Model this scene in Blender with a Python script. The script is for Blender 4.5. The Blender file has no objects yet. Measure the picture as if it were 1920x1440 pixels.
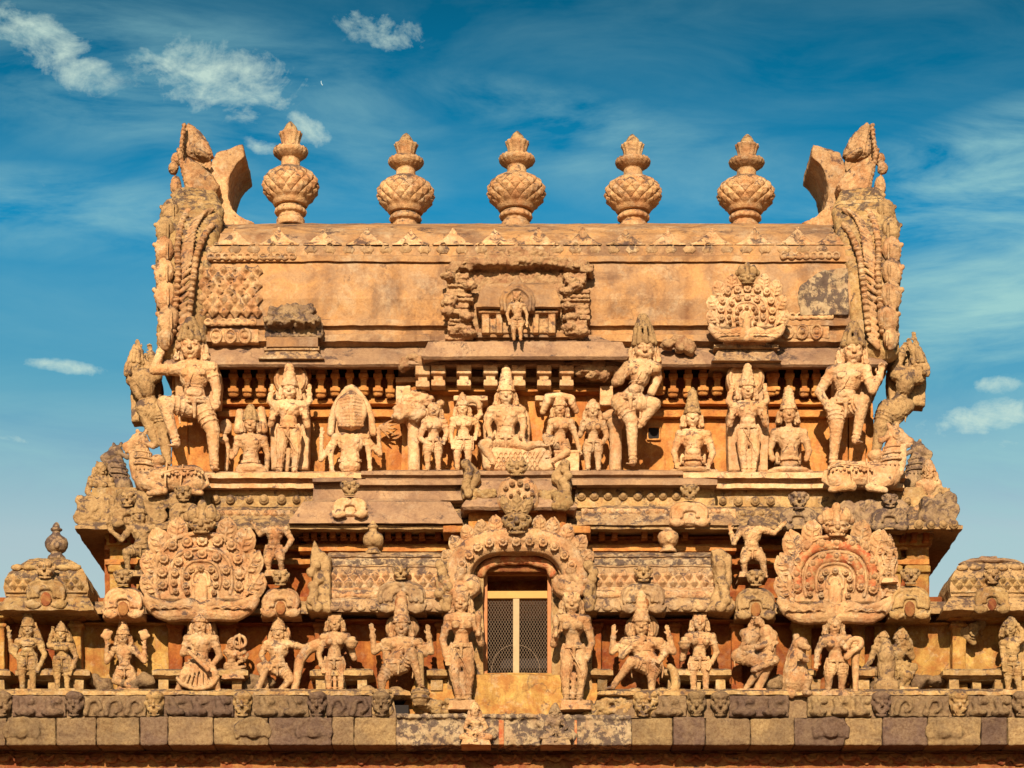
import bpy, math, random
import numpy as np
from mathutils import Vector, Matrix, noise
random.seed(7)
scene = bpy.context.scene
PI = math.pi
# ------------------------------------------------------------------ frame: metres; the facade faces -Y
S = 1 / 130.0; D = 36.0; ZC = 1.7; H0 = 11.5      # size of a photo pixel on the facade, viewing distance, eye height, rise to the middle of the view

def P(px, py, Y=0.0):
    k = (D + Y) / D
    return Vector(((px - 960) * S * k, Y, ZC + (H0 - (py - 720) * S) * k))

# ------------------------------------------------------------------ camera, world, sun, exposure
cd = bpy.data.cameras.new('camera'); cam = bpy.data.objects.new('camera', cd)
scene.collection.objects.link(cam); scene.camera = cam
cam.location = (0, -D, ZC); cam.rotation_euler = (math.radians(90), 0, 0)
cd.sensor_width = 36; cd.lens = 36 * D / (1920 * S); cd.shift_y = H0 / (1920 * S)
cd.clip_start = 0.1; cd.clip_end = 5000

SUN_EL = 25.5; SUN_AZ = 6.0       # degrees above the horizon; degrees to the left of the camera's back
SKY = 0.05
w = bpy.data.worlds.new('World'); scene.world = w; w.use_nodes = True
nt = w.node_tree; N = nt.nodes; L = nt.links
for n in list(N): N.remove(n)
def nd(tree, t, **kw):
    n = tree.nodes.new(t)
    for a, b in kw.items(): setattr(n, a, b)
    return n
def mth(tree, op, a, b=None, c=None, clamp=False):
    n = tree.nodes.new('ShaderNodeMath'); n.operation = op; n.use_clamp = clamp
    for i, v in enumerate((a, b, c)):
        if v is None: continue
        if isinstance(v, (int, float)): n.inputs[i].default_value = v
        else: tree.links.new(v, n.inputs[i])
    return n.outputs[0]
def mixc(tree, fac, a, b, mode='MIX'):
    n = tree.nodes.new('ShaderNodeMix'); n.data_type = 'RGBA'; n.blend_type = mode
    for sock, v in ((n.inputs[0], fac), (n.inputs[6], a), (n.inputs[7], b)):
        if isinstance(v, (int, float)): sock.default_value = v
        elif isinstance(v, (tuple, list)): sock.default_value = tuple(v) + ((1,) if len(v) == 3 else ())
        else: tree.links.new(v, sock)
    return n.outputs[2]
def ramp(tree, fac, stops, interp='LINEAR'):
    n = tree.nodes.new('ShaderNodeValToRGB'); n.color_ramp.interpolation = interp
    el = n.color_ramp.elements
    while len(el) < len(stops): el.new(0.5)
    for e, (p, c) in zip(el, stops):
        e.position = p
        e.color = (c, c, c, 1) if isinstance(c, (int, float)) else tuple(c) + (1,)
    tree.links.new(fac, n.inputs[0]); return n.outputs[0]
def noi(tree, vec, scale, detail=6, rough=0.6, dist=0.0):
    n = tree.nodes.new('ShaderNodeTexNoise'); n.inputs['Scale'].default_value = scale
    n.inputs['Detail'].default_value = detail; n.inputs['Roughness'].default_value = rough
    n.inputs['Distortion'].default_value = dist
    tree.links.new(vec, n.inputs['Vector']); return n.outputs['Fac']

out = nd(nt, 'ShaderNodeOutputWorld'); bg = nd(nt, 'ShaderNodeBackground'); bg.inputs[1].default_value = SKY
L.new(bg.outputs[0], out.inputs[0])
sky = nd(nt, 'ShaderNodeTexSky'); sky.sky_type = 'NISHITA'; sky.sun_disc = False
sky.sun_elevation = math.radians(SUN_EL); sky.sun_rotation = math.radians(180 + SUN_AZ)
sky.air_density = 1.0; sky.dust_density = 0.6; sky.ozone_density = 2.0
tc = nd(nt, 'ShaderNodeTexCoord'); sp = nd(nt, 'ShaderNodeSeparateXYZ'); L.new(tc.outputs['Generated'], sp.inputs[0])
ay = mth(nt, 'MAXIMUM', mth(nt, 'ABSOLUTE', sp.outputs[1]), 0.05)
gu = mth(nt, 'DIVIDE', sp.outputs[0], ay)           # direction across the sky
gv = mth(nt, 'DIVIDE', sp.outputs[2], ay)           # height in the sky
el = mth(nt, 'MULTIPLY_ADD', gv, 2.0, 0.0, clamp=True)      # 0 horizon .. 1 high
tint = ramp(nt, el, [(0.0, (1.1, 1.0, .80)), (0.38, (1.9, 1.5, 1.0)), (0.52, (1.9, 1.6, 1.15)), (0.64, (.55, 1.25, 1.12)), (0.78, (.04, 1.05, 1.22)), (.88, (.02, .74, .86)), (1.0, (.012, .42, .48))])
base = mixc(nt, 1.0, sky.outputs[0], tint, 'MULTIPLY')
cmb = nd(nt, 'ShaderNodeCombineXYZ'); L.new(gu, cmb.inputs[0]); L.new(gv, cmb.inputs[1])
def cvec(sx, sy, rot=0.0, off=0.0):
    m = nd(nt, 'ShaderNodeMapping'); m.inputs['Scale'].default_value = (sx, sy, 1)
    m.inputs['Rotation'].default_value = (0, 0, rot); m.inputs['Location'].default_value = (off, off * .7, 0)
    L.new(cmb.outputs[0], m.inputs[0]); return m.outputs[0]
def spot(px, py, rx, ry, rot=0.0):                  # soft region of the sky, given by direction
    u0 = (px - 960) * S / D; v0 = (H0 - (py - 720) * S) / D
    du = mth(nt, 'SUBTRACT', gu, u0); dv = mth(nt, 'SUBTRACT', gv, v0)
    c, s = math.cos(rot), math.sin(rot)
    a = mth(nt, 'ADD', mth(nt, 'MULTIPLY', du, c), mth(nt, 'MULTIPLY', dv, s))
    b = mth(nt, 'SUBTRACT', mth(nt, 'MULTIPLY', dv, c), mth(nt, 'MULTIPLY', du, s))
    a = mth(nt, 'DIVIDE', a, rx * S / D); b = mth(nt, 'DIVIDE', b, ry * S / D)
    r2 = mth(nt, 'ADD', mth(nt, 'MULTIPLY', a, a), mth(nt, 'MULTIPLY', b, b))
    return mth(nt, 'SUBTRACT', 1.0, r2, clamp=True)
n1 = noi(nt, cvec(30, 40, .6, 5.3), 1.0, 11, .66, .8)
n2 = noi(nt, cvec(10, 34, .22, 3.1), 1.0, 9, .62, .5)
n3 = noi(nt, cvec(110, 150, .3, 1.7), 1.0, 6, .65, .3)
puff = None
for a in [(95, 95, 175, 75, -.5, .95), (420, 150, 230, 95, -.2, .85), (577, 242, 62, 36, -.6, 1.25), (715, 55, 110, 55, -.25, .8),
          (1850, 780, 150, 40, .15, 1.1), (1872, 722, 60, 24, 0, 1.0), (1880, 835, 60, 20, 0, .6), (130, 688, 120, 18, -.12, .8),
          (490, 275, 45, 26, -.3, .6), (40, 825, 120, 14, -.1, .6), (90, 345, 120, 30, .1, .35)]:
    s_ = mth(nt, 'MULTIPLY', spot(*a[:5]), a[5])
    puff = s_ if puff is None else mth(nt, 'MAXIMUM', puff, s_)
nn = mth(nt, 'MULTIPLY_ADD', mth(nt, 'SUBTRACT', mth(nt, 'MULTIPLY_ADD', n3, .35, mth(nt, 'MULTIPLY', n1, .65)), .5), 2.4, .5)
pm = mth(nt, 'MULTIPLY', mth(nt, 'SUBTRACT', mth(nt, 'MULTIPLY_ADD', puff, .62, nn), .78), 1.9, clamp=True)
pm = mth(nt, 'MULTIPLY', pm, mth(nt, 'MULTIPLY', puff, 2.2, clamp=True))
wsp = None
for a in [(1850, 330, 520, 150, .32, 1.1), (1830, 520, 340, 300, .1, 1.15), (350, 170, 620, 220, -.2, .55), (1100, 230, 420, 80, -.22, .6),
          (150, 400, 520, 110, -.05, .7), (1250, 310, 520, 150, -.2, .45), (100, 850, 480, 140, 0, .55), (1900, 900, 420, 300, 0, .55), (660, 360, 260, 90, 0, .35)]:
    s_ = mth(nt, 'MULTIPLY', spot(*a[:5]), a[5])
    wsp = s_ if wsp is None else mth(nt, 'MAXIMUM', wsp, s_)
wsp = mth(nt, 'MAXIMUM', wsp, .13)
wm = mth(nt, 'MULTIPLY', mth(nt, 'SUBTRACT', n2, .36), 2.6, clamp=True)
wm = mth(nt, 'MULTIPLY', mth(nt, 'MULTIPLY', wm, wsp), 1.15, clamp=True)
CL = 1 / SKY
c1 = mixc(nt, wm, base, (.20 * CL, .37 * CL, .37 * CL))
c2 = mixc(nt, mth(nt, 'MULTIPLY', pm, .8), c1, (.38 * CL, .48 * CL, .41 * CL))
L.new(c2, bg.inputs[0])

sd = bpy.data.lights.new('sun', 'SUN'); sd.energy = 5.0; sd.angle = math.radians(0.5); sd.color = (1.0, 0.84, 0.61)
sun = bpy.data.objects.new('sun', sd); scene.collection.objects.link(sun); sun.location = (-5, -30, 30)
sd_dir = Vector((math.sin(math.radians(SUN_AZ)) * math.cos(math.radians(SUN_EL)), math.cos(math.radians(SUN_AZ)) * math.cos(math.radians(SUN_EL)), -math.sin(math.radians(SUN_EL))))
sun.rotation_euler = sd_dir.to_track_quat('-Z', 'Y').to_euler()
scene.view_settings.view_transform = 'Standard'; scene.view_settings.look = 'None'
scene.view_settings.exposure = 0.74; scene.view_settings.gamma = 1
scene.render.engine = 'CYCLES'

# ------------------------------------------------------------------ materials
def stone(name, c1, c2, patch=None, patch_amt=0.0, lichen=0.0, lichen_up=0.5, lc=(.05, .032, .035), sc=1.0, bump=.75, speck=0.34, streak=.3, pits=.3, pale=0.0, crack=0.0, blot=0.0):
    G_ = lambda c: (c[0] * .80, c[1] * .78, c[2] * .80)
    c1, c2 = G_(c1), G_(c2); patch = G_(patch) if patch else None
    m = bpy.data.materials.new(name); m.use_nodes = True; t = m.node_tree
    b = t.nodes['Principled BSDF']; b.inputs['Roughness'].default_value = .92
    b.inputs['Specular IOR Level'].default_value = .15
    geo = t.nodes.new('ShaderNodeNewGeometry'); pos = geo.outputs['Position']
    oi = t.nodes.new('ShaderNodeObjectInfo')
    f1 = ramp(t, noi(t, pos, 1.7 * sc, 9, .65, .3), [(.36, 0.0), (.64, 1.0)])
    col = mixc(t, f1, c1, c2)
    sm = t.nodes.new('ShaderNodeMapping'); sm.inputs['Scale'].default_value = (5 * sc, 5 * sc, .55 * sc); t.links.new(pos, sm.inputs[0])
    st = ramp(t, noi(t, sm.outputs[0], 1.0, 7, .6), [(.45, 0.0), (.68, 1.0)])
    col = mixc(t, mth(t, 'MULTIPLY', st, streak), col, mixc(t, 1.0, col, (.62, .50, .46), 'MULTIPLY'))
    sm2 = t.nodes.new('ShaderNodeMapping'); sm2.inputs['Scale'].default_value = (8, 8, .45); t.links.new(pos, sm2.inputs[0])
    s2 = mth(t, 'MULTIPLY', ramp(t, noi(t, sm2.outputs[0], 1.0, 8, .7, .2), [(.54, 0.0), (.70, 1.0)]), ramp(t, noi(t, pos, .8, 4, .6), [(.42, 0.0), (.60, 1.0)]))
    col = mixc(t, mth(t, 'MULTIPLY', s2, min(1, streak * .9)), col, mixc(t, 1.0, col, (.36, .27, .25), 'MULTIPLY'))
    if patch:
        f2 = ramp(t, noi(t, pos, 2.9 * sc, 10, .7, .5), [(.50 - .14 * patch_amt, 0.0), (.60, 1.0)])
        col = mixc(t, mth(t, 'MULTIPLY', f2, min(1, patch_amt * 1.4)), col, patch)
    if pale:
        f3 = ramp(t, noi(t, pos, 4.3 * sc, 11, .75, .2), [(.52, 0.0), (.62, 1.0)])
        col = mixc(t, mth(t, 'MULTIPLY', f3, pale), col, (.56, .44, .29))
    if blot:
        f4 = ramp(t, noi(t, pos, .9 * sc, 12, .68, .8), [(.49, 0.0), (.535, 1.0)])
        col = mixc(t, mth(t, 'MULTIPLY', f4, blot), col, mixc(t, 1.0, col, (.62, .60, .66), 'MULTIPLY'))
    if crack:
        dn = t.nodes.new('ShaderNodeVectorMath'); dn.operation = 'ADD'; nv = t.nodes.new('ShaderNodeTexNoise'); nv.inputs['Scale'].default_value = 3; nv.inputs['Detail'].default_value = 8; t.links.new(pos, nv.inputs['Vector'])
        sv = t.nodes.new('ShaderNodeVectorMath'); sv.operation = 'SCALE'; sv.inputs['Scale'].default_value = .5; t.links.new(nv.outputs['Color'], sv.inputs[0]); t.links.new(pos, dn.inputs[0]); t.links.new(sv.outputs[0], dn.inputs[1])
        cv = t.nodes.new('ShaderNodeTexVoronoi'); cv.feature = 'DISTANCE_TO_EDGE'; cv.inputs['Scale'].default_value = .75; t.links.new(dn.outputs[0], cv.inputs['Vector'])
        cf = mth(t, 'MULTIPLY', ramp(t, cv.outputs['Distance'], [(.0, 1.0), (.012, 0.0)]), ramp(t, noi(t, pos, 1.9, 4, .6), [(.45, 0.0), (.58, 1.0)]))
        col = mixc(t, mth(t, 'MULTIPLY', cf, crack), col, (.09, .05, .035))
    fs = ramp(t, noi(t, pos, 24, 8, .85), [(.44, 0.0), (.60, 1.0)])
    col = mixc(t, mth(t, 'MULTIPLY', fs, speck), col, mixc(t, 1.0, col, (.45, .33, .28), 'MULTIPLY'))
    val = mth(t, 'MULTIPLY_ADD', oi.outputs['Random'], .22, .89)
    vm = t.nodes.new('ShaderNodeVectorMath'); vm.operation = 'SCALE'; t.links.new(col, vm.inputs[0]); t.links.new(val, vm.inputs['Scale'])
    col = vm.outputs[0]
    if lichen > 0:
        sn = t.nodes.new('ShaderNodeSeparateXYZ'); t.links.new(geo.outputs['Normal'], sn.inputs[0])
        up = mth(t, 'MULTIPLY_ADD', sn.outputs[2], .16 * lichen_up, 0)
        ln = mth(t, 'ADD', noi(t, pos, 4.2 * sc, 13, .74, .35), up)
        ln = mth(t, 'MULTIPLY_ADD', mth(t, 'SUBTRACT', noi(t, pos, 22, 6, .8), .5), .28, ln)
        thr = .68 - .18 * lichen
        lf = ramp(t, ln, [(thr, 0.0), (thr + .07, 1.0)])
        col = mixc(t, mth(t, 'MULTIPLY', lf, .82), col, lc)
    t.links.new(col, b.inputs['Base Color'])
    bp = t.nodes.new('ShaderNodeBump'); bp.inputs['Strength'].default_value = bump; bp.inputs['Distance'].default_value = .03
    h = mth(t, 'ADD', mth(t, 'MULTIPLY', noi(t, pos, 14, 8, .7), 1.0), mth(t, 'MULTIPLY', noi(t, pos, 60, 4, .7), .35))
    vo = t.nodes.new('ShaderNodeTexVoronoi'); vo.inputs['Scale'].default_value = 26; t.links.new(pos, vo.inputs['Vector'])
    pit = ramp(t, vo.outputs['Distance'], [(.0, 0.0), (.22, 1.0)])
    h = mth(t, 'ADD', h, mth(t, 'MULTIPLY', pit, pits))
    t.links.new(h, bp.inputs['Height']); t.links.new(bp.outputs[0], b.inputs['Normal'])
    return m
M = {}
M['cream'] = stone('weathered_cream_stone', (.77, .50, .245), (.54, .315, .14), (.50, .16, .05), .28, .62, .8, sc=1.3, pale=.5, blot=.5, speck=.5)
M['creamlow'] = stone('aged_yellow_stone', (.62, .42, .18), (.44, .28, .11), (.42, .16, .045), .22, .68, .8, sc=1.4, pale=.4, blot=.5, speck=.5)
M['upper'] = stone('pale_lime_plaster', (.88, .60, .33), (.70, .41, .18), (.56, .20, .06), .3, .50, .8, sc=1.2, pale=.5, blot=.3, speck=.42)
M['dark'] = stone('lichened_stone', (.36, .24, .14), (.24, .155, .10), (.50, .34, .17), .5, 1.0, .5, sc=1.5)
M['mid'] = stone('browned_stone', (.54, .35, .16), (.36, .22, .10), (.5, .33, .15), .5, .82, .6, sc=1.4, speck=.5)
M['ochre'] = stone('ochre_painted_wall', (.50, .20, .045), (.38, .12, .028), (.20, .035, .015), .5, .30, .2, sc=1.1, streak=.8, pale=.12, crack=.4, blot=.3)
M['ochreup'] = stone('apricot_painted_wall', (.74, .37, .11), (.60, .25, .06), (.36, .09, .025), .4, .16, .2, sc=1.0, streak=.6, pale=.15, crack=.4, blot=.2)
M['yellow'] = stone('yellow_limewash', (.64, .41, .12), (.50, .28, .07), (.36, .11, .03), .45, .48, .2, sc=1.2, streak=.8, pale=.3, crack=.6, blot=.5)
M['vault'] = stone('tan_roof_plaster', (.50, .31, .16), (.37, .225, .125), (.60, .32, .12), .55, .22, .6, sc=.55, streak=.9, bump=.6, pale=.3, crack=.35, blot=.8)
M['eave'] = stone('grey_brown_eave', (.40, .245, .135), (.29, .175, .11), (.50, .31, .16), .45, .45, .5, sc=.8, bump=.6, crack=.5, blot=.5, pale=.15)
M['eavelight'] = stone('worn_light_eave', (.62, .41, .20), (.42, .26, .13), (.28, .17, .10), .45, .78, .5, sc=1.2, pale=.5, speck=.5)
M['brick'] = stone('exposed_brick_core', (.52, .30, .15), (.36, .18, .09), (.60, .40, .20), .5, .45, .5, sc=2.2, bump=.9, pits=.8)
M['redstone'] = stone('red_ochre_moulding', (.32, .11, .04), (.20, .055, .025), (.42, .22, .07), .5, .4, .4, sc=1.5)
M['granite_tan'] = stone('speckled_tan_granite', (.48, .33, .155), (.36, .24, .11), (.24, .16, .09), .5, .35, .4, speck=.7, bump=1, blot=.4)
M['granite_dark'] = stone('speckled_dark_granite', (.21, .135, .09), (.15, .095, .07), (.30, .20, .11), .3, .35, .4, speck=.7, bump=1)
M['granite_mid'] = stone('speckled_brown_granite', (.31, .205, .11), (.22, .145, .085), (.40, .27, .13), .4, .35, .4, speck=.7, bump=1)
M['lime_black'] = stone('flaking_lime_over_black', (.58, .44, .26), (.46, .32, .17), (.40, .10, .04), .1, 1.22, .0, sc=1.6, bump=.8)
M['redpaint'] = stone('red_painted_relief', (.52, .12, .05), (.48, .19, .07), (.60, .40, .18), .55, .1, .3, sc=3.5)
def plain(name, c, rough=.6, metal=0, n=.25):
    m = bpy.data.materials.new(name); m.use_nodes = True; t = m.node_tree; b = t.nodes['Principled BSDF']
    b.inputs['Roughness'].default_value = rough; b.inputs['Metallic'].default_value = metal
    geo = t.nodes.new('ShaderNodeNewGeometry')
    f = noi(t, geo.outputs['Position'], 9, 6, .7)
    t.links.new(mixc(t, f, tuple(x * (1 - n) for x in c), tuple(min(1, x * (1 + n)) for x in c)), b.inputs['Base Color'])
    return m
M['wood'] = plain('weathered_teak', (.36, .13, .035), .7)
M['palewood'] = plain('pale_painted_wood', (.38, .26, .14), .8)
M['yellowwood'] = plain('yellow_painted_wood', (.44, .25, .07), .8)
M['wire'] = plain('rusty_wire', (.16, .10, .06), .6, .2)
M['moonlit'] = plain('pale_moon', (.35, .5, .6), .9)
M['black'] = plain('recess_shade_black', (.012, .008, .008), .95)  # near-black colour carrying the shade of gaps, openings and the inner room
M['ground'] = stone('dry_red_earth', (.24, .12, .06), (.18, .09, .05), (.28, .16, .09), .4, 0, 0, sc=.2)

# ------------------------------------------------------------------ mesh building
def _sph(nu, nv):
    vs = [(0, 0, -1)]; 
    for j in range(1, nv):
        a = -PI / 2 + PI * j / nv
        for i in range(nu):
            b = 2 * PI * i / nu; vs.append((math.cos(a) * math.cos(b), math.cos(a) * math.sin(b), math.sin(a)))
    vs.append((0, 0, 1)); f = []
    for i in range(nu): f.append((0, 1 + (i + 1) % nu, 1 + i))
    for j in range(nv - 2):
        for i in range(nu):
            a = 1 + j * nu; f.append((a + i, a + (i + 1) % nu, a + nu + (i + 1) % nu, a + nu + i))
    a = 1 + (nv - 2) * nu; top = len(vs) - 1
    for i in range(nu): f.append((a + i, a + (i + 1) % nu, top))
    return np.array(vs), f
SPH = _sph(10, 6); SPHB = _sph(18, 12)
_c = np.array([(x, y, z) for z in (-1, 1) for y in (-1, 1) for x in (-1, 1)], float)
_cf = [(0, 2, 3, 1), (4, 5, 7, 6), (0, 1, 5, 4), (2, 6, 7, 3), (0, 4, 6, 2), (1, 3, 7, 5)]
def A(v): return np.array(v, float)
def nrm(v):
    v = A(v); l = np.linalg.norm(v); return v / l if l > 1e-9 else A((0, 0, 1))
def frame(d, ref=(0, -1, 0)):
    z = nrm(d); r = A(ref)
    if abs(np.dot(z, r)) > .95: r = A((1, 0, 0))
    x = nrm(np.cross(r, z)); y = np.cross(z, x)
    return np.stack([x, y, z], 1)
class MB:
    def __init__(s): s.v = []; s.f = []; s.n = 0
    def add(s, vs, fs):
        o = s.n; s.v.append(np.asarray(vs, float)); s.n += len(vs)
        s.f.extend([tuple(i + o for i in f) for f in fs])
    def ell(s, c, r, R=None, big=False):
        vs, f = SPHB if big else SPH
        q = vs * A(r)
        if R is not None: q = q @ R.T
        s.add(q + A(c), f)
    def cap(s, a, b, ra, rb=None, fl=1.0, big=False):
        rb = ra if rb is None else rb
        vs, f = SPHB if big else SPH
        a = A(a); b = A(b); R = frame(b - a) if np.linalg.norm(b - a) > 1e-6 else np.eye(3)
        q = vs.copy(); q[:, 1] *= fl
        q = q @ R.T; up = (vs[:, 2] > 1e-6)[:, None]
        s.add(np.where(up, b + rb * q, a + ra * q), f)
    def tube(s, pts, r, r2=None):
        n = len(pts) - 1
        for i in range(n):
            if r2 is None: ra = rb = r
            else: ra = r + (r2 - r) * i / n; rb = r + (r2 - r) * (i + 1) / n
            s.cap(pts[i], pts[i + 1], ra, rb)
    def box(s, c, h, R=None):
        q = _c * A(h)
        if R is not None: q = q @ R.T
        s.add(q + A(c), _cf)
    def pbox(s, x0, y0, x1, y1, Y, th, top=None):   # front face fills the photo rectangle at depth Y
        a = P(x0, y0, Y); b = P(x1, y1, Y)
        s.box(((a.x + b.x) / 2, Y + th / 2, (a.z + b.z) / 2), (abs(b.x - a.x) / 2, th / 2, abs(a.z - b.z) / 2))
    def ring(s, c, axis, R, r, fl=1.0, seg=16):
        F = frame(axis); vs = []; fs = []; m = 6
        for i in range(seg):
            a = 2 * PI * i / seg
            for j in range(m):
                b = 2 * PI * j / m
                rr = R + r * math.cos(b)
                vs.append((rr * math.cos(a), rr * math.sin(a) * fl, r * math.sin(b)))
        for i in range(seg):
            for j in range(m):
                fs.append((i * m + j, ((i + 1) % seg) * m + j, ((i + 1) % seg) * m + (j + 1) % m, i * m + (j + 1) % m))
        s.add(np.array(vs) @ F.T + A(c), fs)
    def lathe(s, prof, c, seg=24, R=None, flute=0, fa=0.0):
        vs = []; fs = []; n = len(prof)
        for (r, z) in prof:
            for i in range(seg):
                a = 2 * PI * i / seg; q = r * (1 + fa * math.cos(flute * a)) if flute else r
                vs.append((q * math.cos(a), q * math.sin(a), z))
        for j in range(n - 1):
            for i in range(seg):
                fs.append((j * seg + i, j * seg + (i + 1) % seg, (j + 1) * seg + (i + 1) % seg, (j + 1) * seg + i))
        fs.append(tuple(reversed(range(seg)))); fs.append(tuple(range((n - 1) * seg, n * seg)))
        q = np.array(vs)
        if R is not None: q = q @ R.T
        s.add(q + A(c), fs)
    def plate(s, pts, Y, th, bev=0.0):             # outline in photo pixels standing at depth Y, real thickness behind it
        w_ = [P(x, y, Y) for x, y in pts]; n = len(w_)
        ar = sum(w_[i].x * w_[(i + 1) % n].z - w_[(i + 1) % n].x * w_[i].z for i in range(n))
        if ar < 0: w_.reverse()
        cx = sum(p.x for p in w_) / n; cz = sum(p.z for p in w_) / n
        vs = []
        if bev > 0:
            for p in w_:
                d = math.hypot(p.x - cx, p.z - cz) or 1; k = max(0, (d - bev) / d)
                vs.append((cx + (p.x - cx) * k, Y, cz + (p.z - cz) * k))
            for p in w_: vs.append((p.x, Y + bev, p.z))
        else:
            for p in w_: vs.append((p.x, Y, p.z))
        for p in w_: vs.append((p.x, Y + th, p.z))
        L_ = len(vs) // n; fs = [tuple(range(n))]
        for l in range(L_ - 1):
            for i in range(n): fs.append((l * n + i, (l + 1) * n + i, (l + 1) * n + (i + 1) % n, l * n + (i + 1) % n))
        fs.append(tuple(reversed(range((L_ - 1) * n, L_ * n))))
        s.add(vs, fs)
    def tier(s, prof, x0, x1, yb, seg=.06, mitre=True):   # moulding course: profile (photo y, depth) wrapped round front and both sides
        pts = [(P(0, py, Y).z, Y) for py, Y in prof]
        rs = []
        for i in range(len(pts) - 1):
            (z0, y0), (z1, y1) = pts[i], pts[i + 1]
            k = max(1, int(math.hypot(z1 - z0, y1 - y0) / seg))
            for j in range(k): rs.append((z0 + (z1 - z0) * j / k, y0 + (y1 - y0) * j / k))
        rs.append(pts[-1])
        yr = min(p[1] for p in pts); X0 = P(x0, 0, yr).x; X1 = P(x1, 0, yr).x
        nx = max(2, int((X1 - X0) / seg)); ns = max(1, int((yb - yr) / (seg * 2)))
        vs = []
        for (z, y) in rs:
            d = (y - yr) if mitre else 0
            a, b = X0 + d, X1 - d
            for i in range(nx): vs.append((a + (b - a) * i / nx, y, z))
            for i in range(ns): vs.append((b, y + (yb - y) * i / ns, z))
            vs.append((b, yb, z)); 
            for i in range(ns): vs.append((a, yb + (y - yb) * i / ns, z))
        m = nx + 2 * ns + 1
        fs = []
        for j in range(len(rs) - 1):
            for i in range(m):
                fs.append((j * m + i, (j + 1) * m + i, (j + 1) * m + (i + 1) % m, j * m + (i + 1) % m))
        fs.append(tuple(range(m))); fs.append(tuple(reversed(range((len(rs) - 1) * m, len(rs) * m))))
        s.add(vs, fs)
    def loz(s, c, r, d, q=1.1):                                # lozenge standing proud as a low pyramid
        c = A(c); s.add([c + A((0, -d, 0)), c + A((r, 0, 0)), c + A((0, 0, r * q)), c + A((-r, 0, 0)), c + A((0, 0, -r * q)), c + A((0, .05, 0))], [(0, 1, 2), (0, 2, 3), (0, 3, 4), (0, 4, 1), (5, 2, 1), (5, 3, 2), (5, 4, 3), (5, 1, 4)])
    def wear(s, amp=.012, f=3.0, only=0):
        for a in s.v[only:]:
            for i in range(len(a)):
                p = Vector(a[i]); n_ = noise.noise_vector(p * f) * amp + noise.noise_vector(p * f * 4.1) * (amp * .5)
                a[i] += (n_.x, n_.y, n_.z)
    def build(s, name, mat, parent=None, vox=None, disp=.006, dsc=.12, smooth=2, bevel=None, loc=None):
        me = bpy.data.meshes.new(name)
        o = Vector(loc) if loc is not None else (root_loc(parent) if parent else Vector((0, 0, 0)))
        vs = np.concatenate(s.v) - A(o)
        me.from_pydata(vs.tolist(), [], s.f); me.update()
        ob = bpy.data.objects.new(name, me); scene.collection.objects.link(ob)
        if parent: ob.parent = parent
        elif loc is not None: ob.location = loc
        me.materials.append(M[mat])
        if vox:
            r = ob.modifiers.new('r', 'REMESH'); r.mode = 'VOXEL'; r.voxel_size = vox; r.use_smooth_shade = True
            if smooth:
                q = ob.modifiers.new('s', 'SMOOTH'); q.factor = .5; q.iterations = smooth
            if disp:
                q = ob.modifiers.new('d', 'DISPLACE'); q.texture = wtex(dsc); q.strength = disp * 2; q.mid_level = .5; q.texture_coords = 'GLOBAL'
        elif bevel:
            q = ob.modifiers.new('b', 'BEVEL'); q.width = bevel; q.segments = 2
        return ob
_tx = {}
def wtex(sc):
    if sc not in _tx:
        t = bpy.data.textures.new('wear', 'CLOUDS'); t.noise_scale = sc; t.noise_depth = 4; _tx[sc] = t
    return _tx[sc]
def root_loc(o):
    while o.parent: o = o.parent
    return o.location.copy()
def tag(o, label, cat, group=None):
    o['label'] = label; o['category'] = cat
    if group: o['group'] = group
    return o
def thing(name, label, cat, loc, group=None):
    o = bpy.data.objects.new(name, None); scene.collection.objects.link(o); o.location = loc; o.empty_display_size = .2
    return tag(o, label, cat, group)
def dup(ob, delta=Vector((0, 0, 0)), parent=None):       # copy of an object with its parts, shifted
    c = ob.copy(); scene.collection.objects.link(c); c.location = ob.location + delta
    if parent: c.parent = parent
    for ch in ob.children: dup(ch, Vector((0, 0, 0)), c)
    return c
def lerp(a, b, t): return A(a) * (1 - t) + A(b) * t
def bez(pts, n=10):                                       # smooth curve through photo points
    o = []; m = len(pts)
    for i in range(m - 1):
        p0 = A(pts[max(0, i - 1)]); p1 = A(pts[i]); p2 = A(pts[i + 1]); p3 = A(pts[min(m - 1, i + 2)])
        for j in range(n):
            t = j / n
            o.append(.5 * ((2 * p1) + (-p0 + p2) * t + (2 * p0 - 5 * p1 + 4 * p2 - p3) * t * t + (-p0 + 3 * p1 - 3 * p2 + p3) * t ** 3))
    o.append(A(pts[-1])); return o
# ------------------------------------------------------------------ setting: ground
g = bpy.data.meshes.new('ground'); gs = 2500
g.from_pydata([(-gs, -gs, 0), (gs, -gs, 0), (gs, gs, 0), (-gs, gs, 0)], [], [(0, 1, 2, 3)]); g.materials.append(M['ground'])
go = bpy.data.objects.new('ground', g); scene.collection.objects.link(go); go['kind'] = 'structure'

# ------------------------------------------------------------------ the tower itself
T = thing('temple_tower', 'great ochre and cream carved stone temple gateway tower with a wagon vault roof', 'temple tower', (0, 0, 0))
def course(name, mat, prof, x0, x1, yb, amp=.01, f=3, seg=.06, mitre=True, parent=T):
    mb = MB(); mb.tier(prof, x0, x1, yb, seg, mitre); mb.wear(amp, f); return mb.build(name, mat, parent)
BK = 7.6
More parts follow.
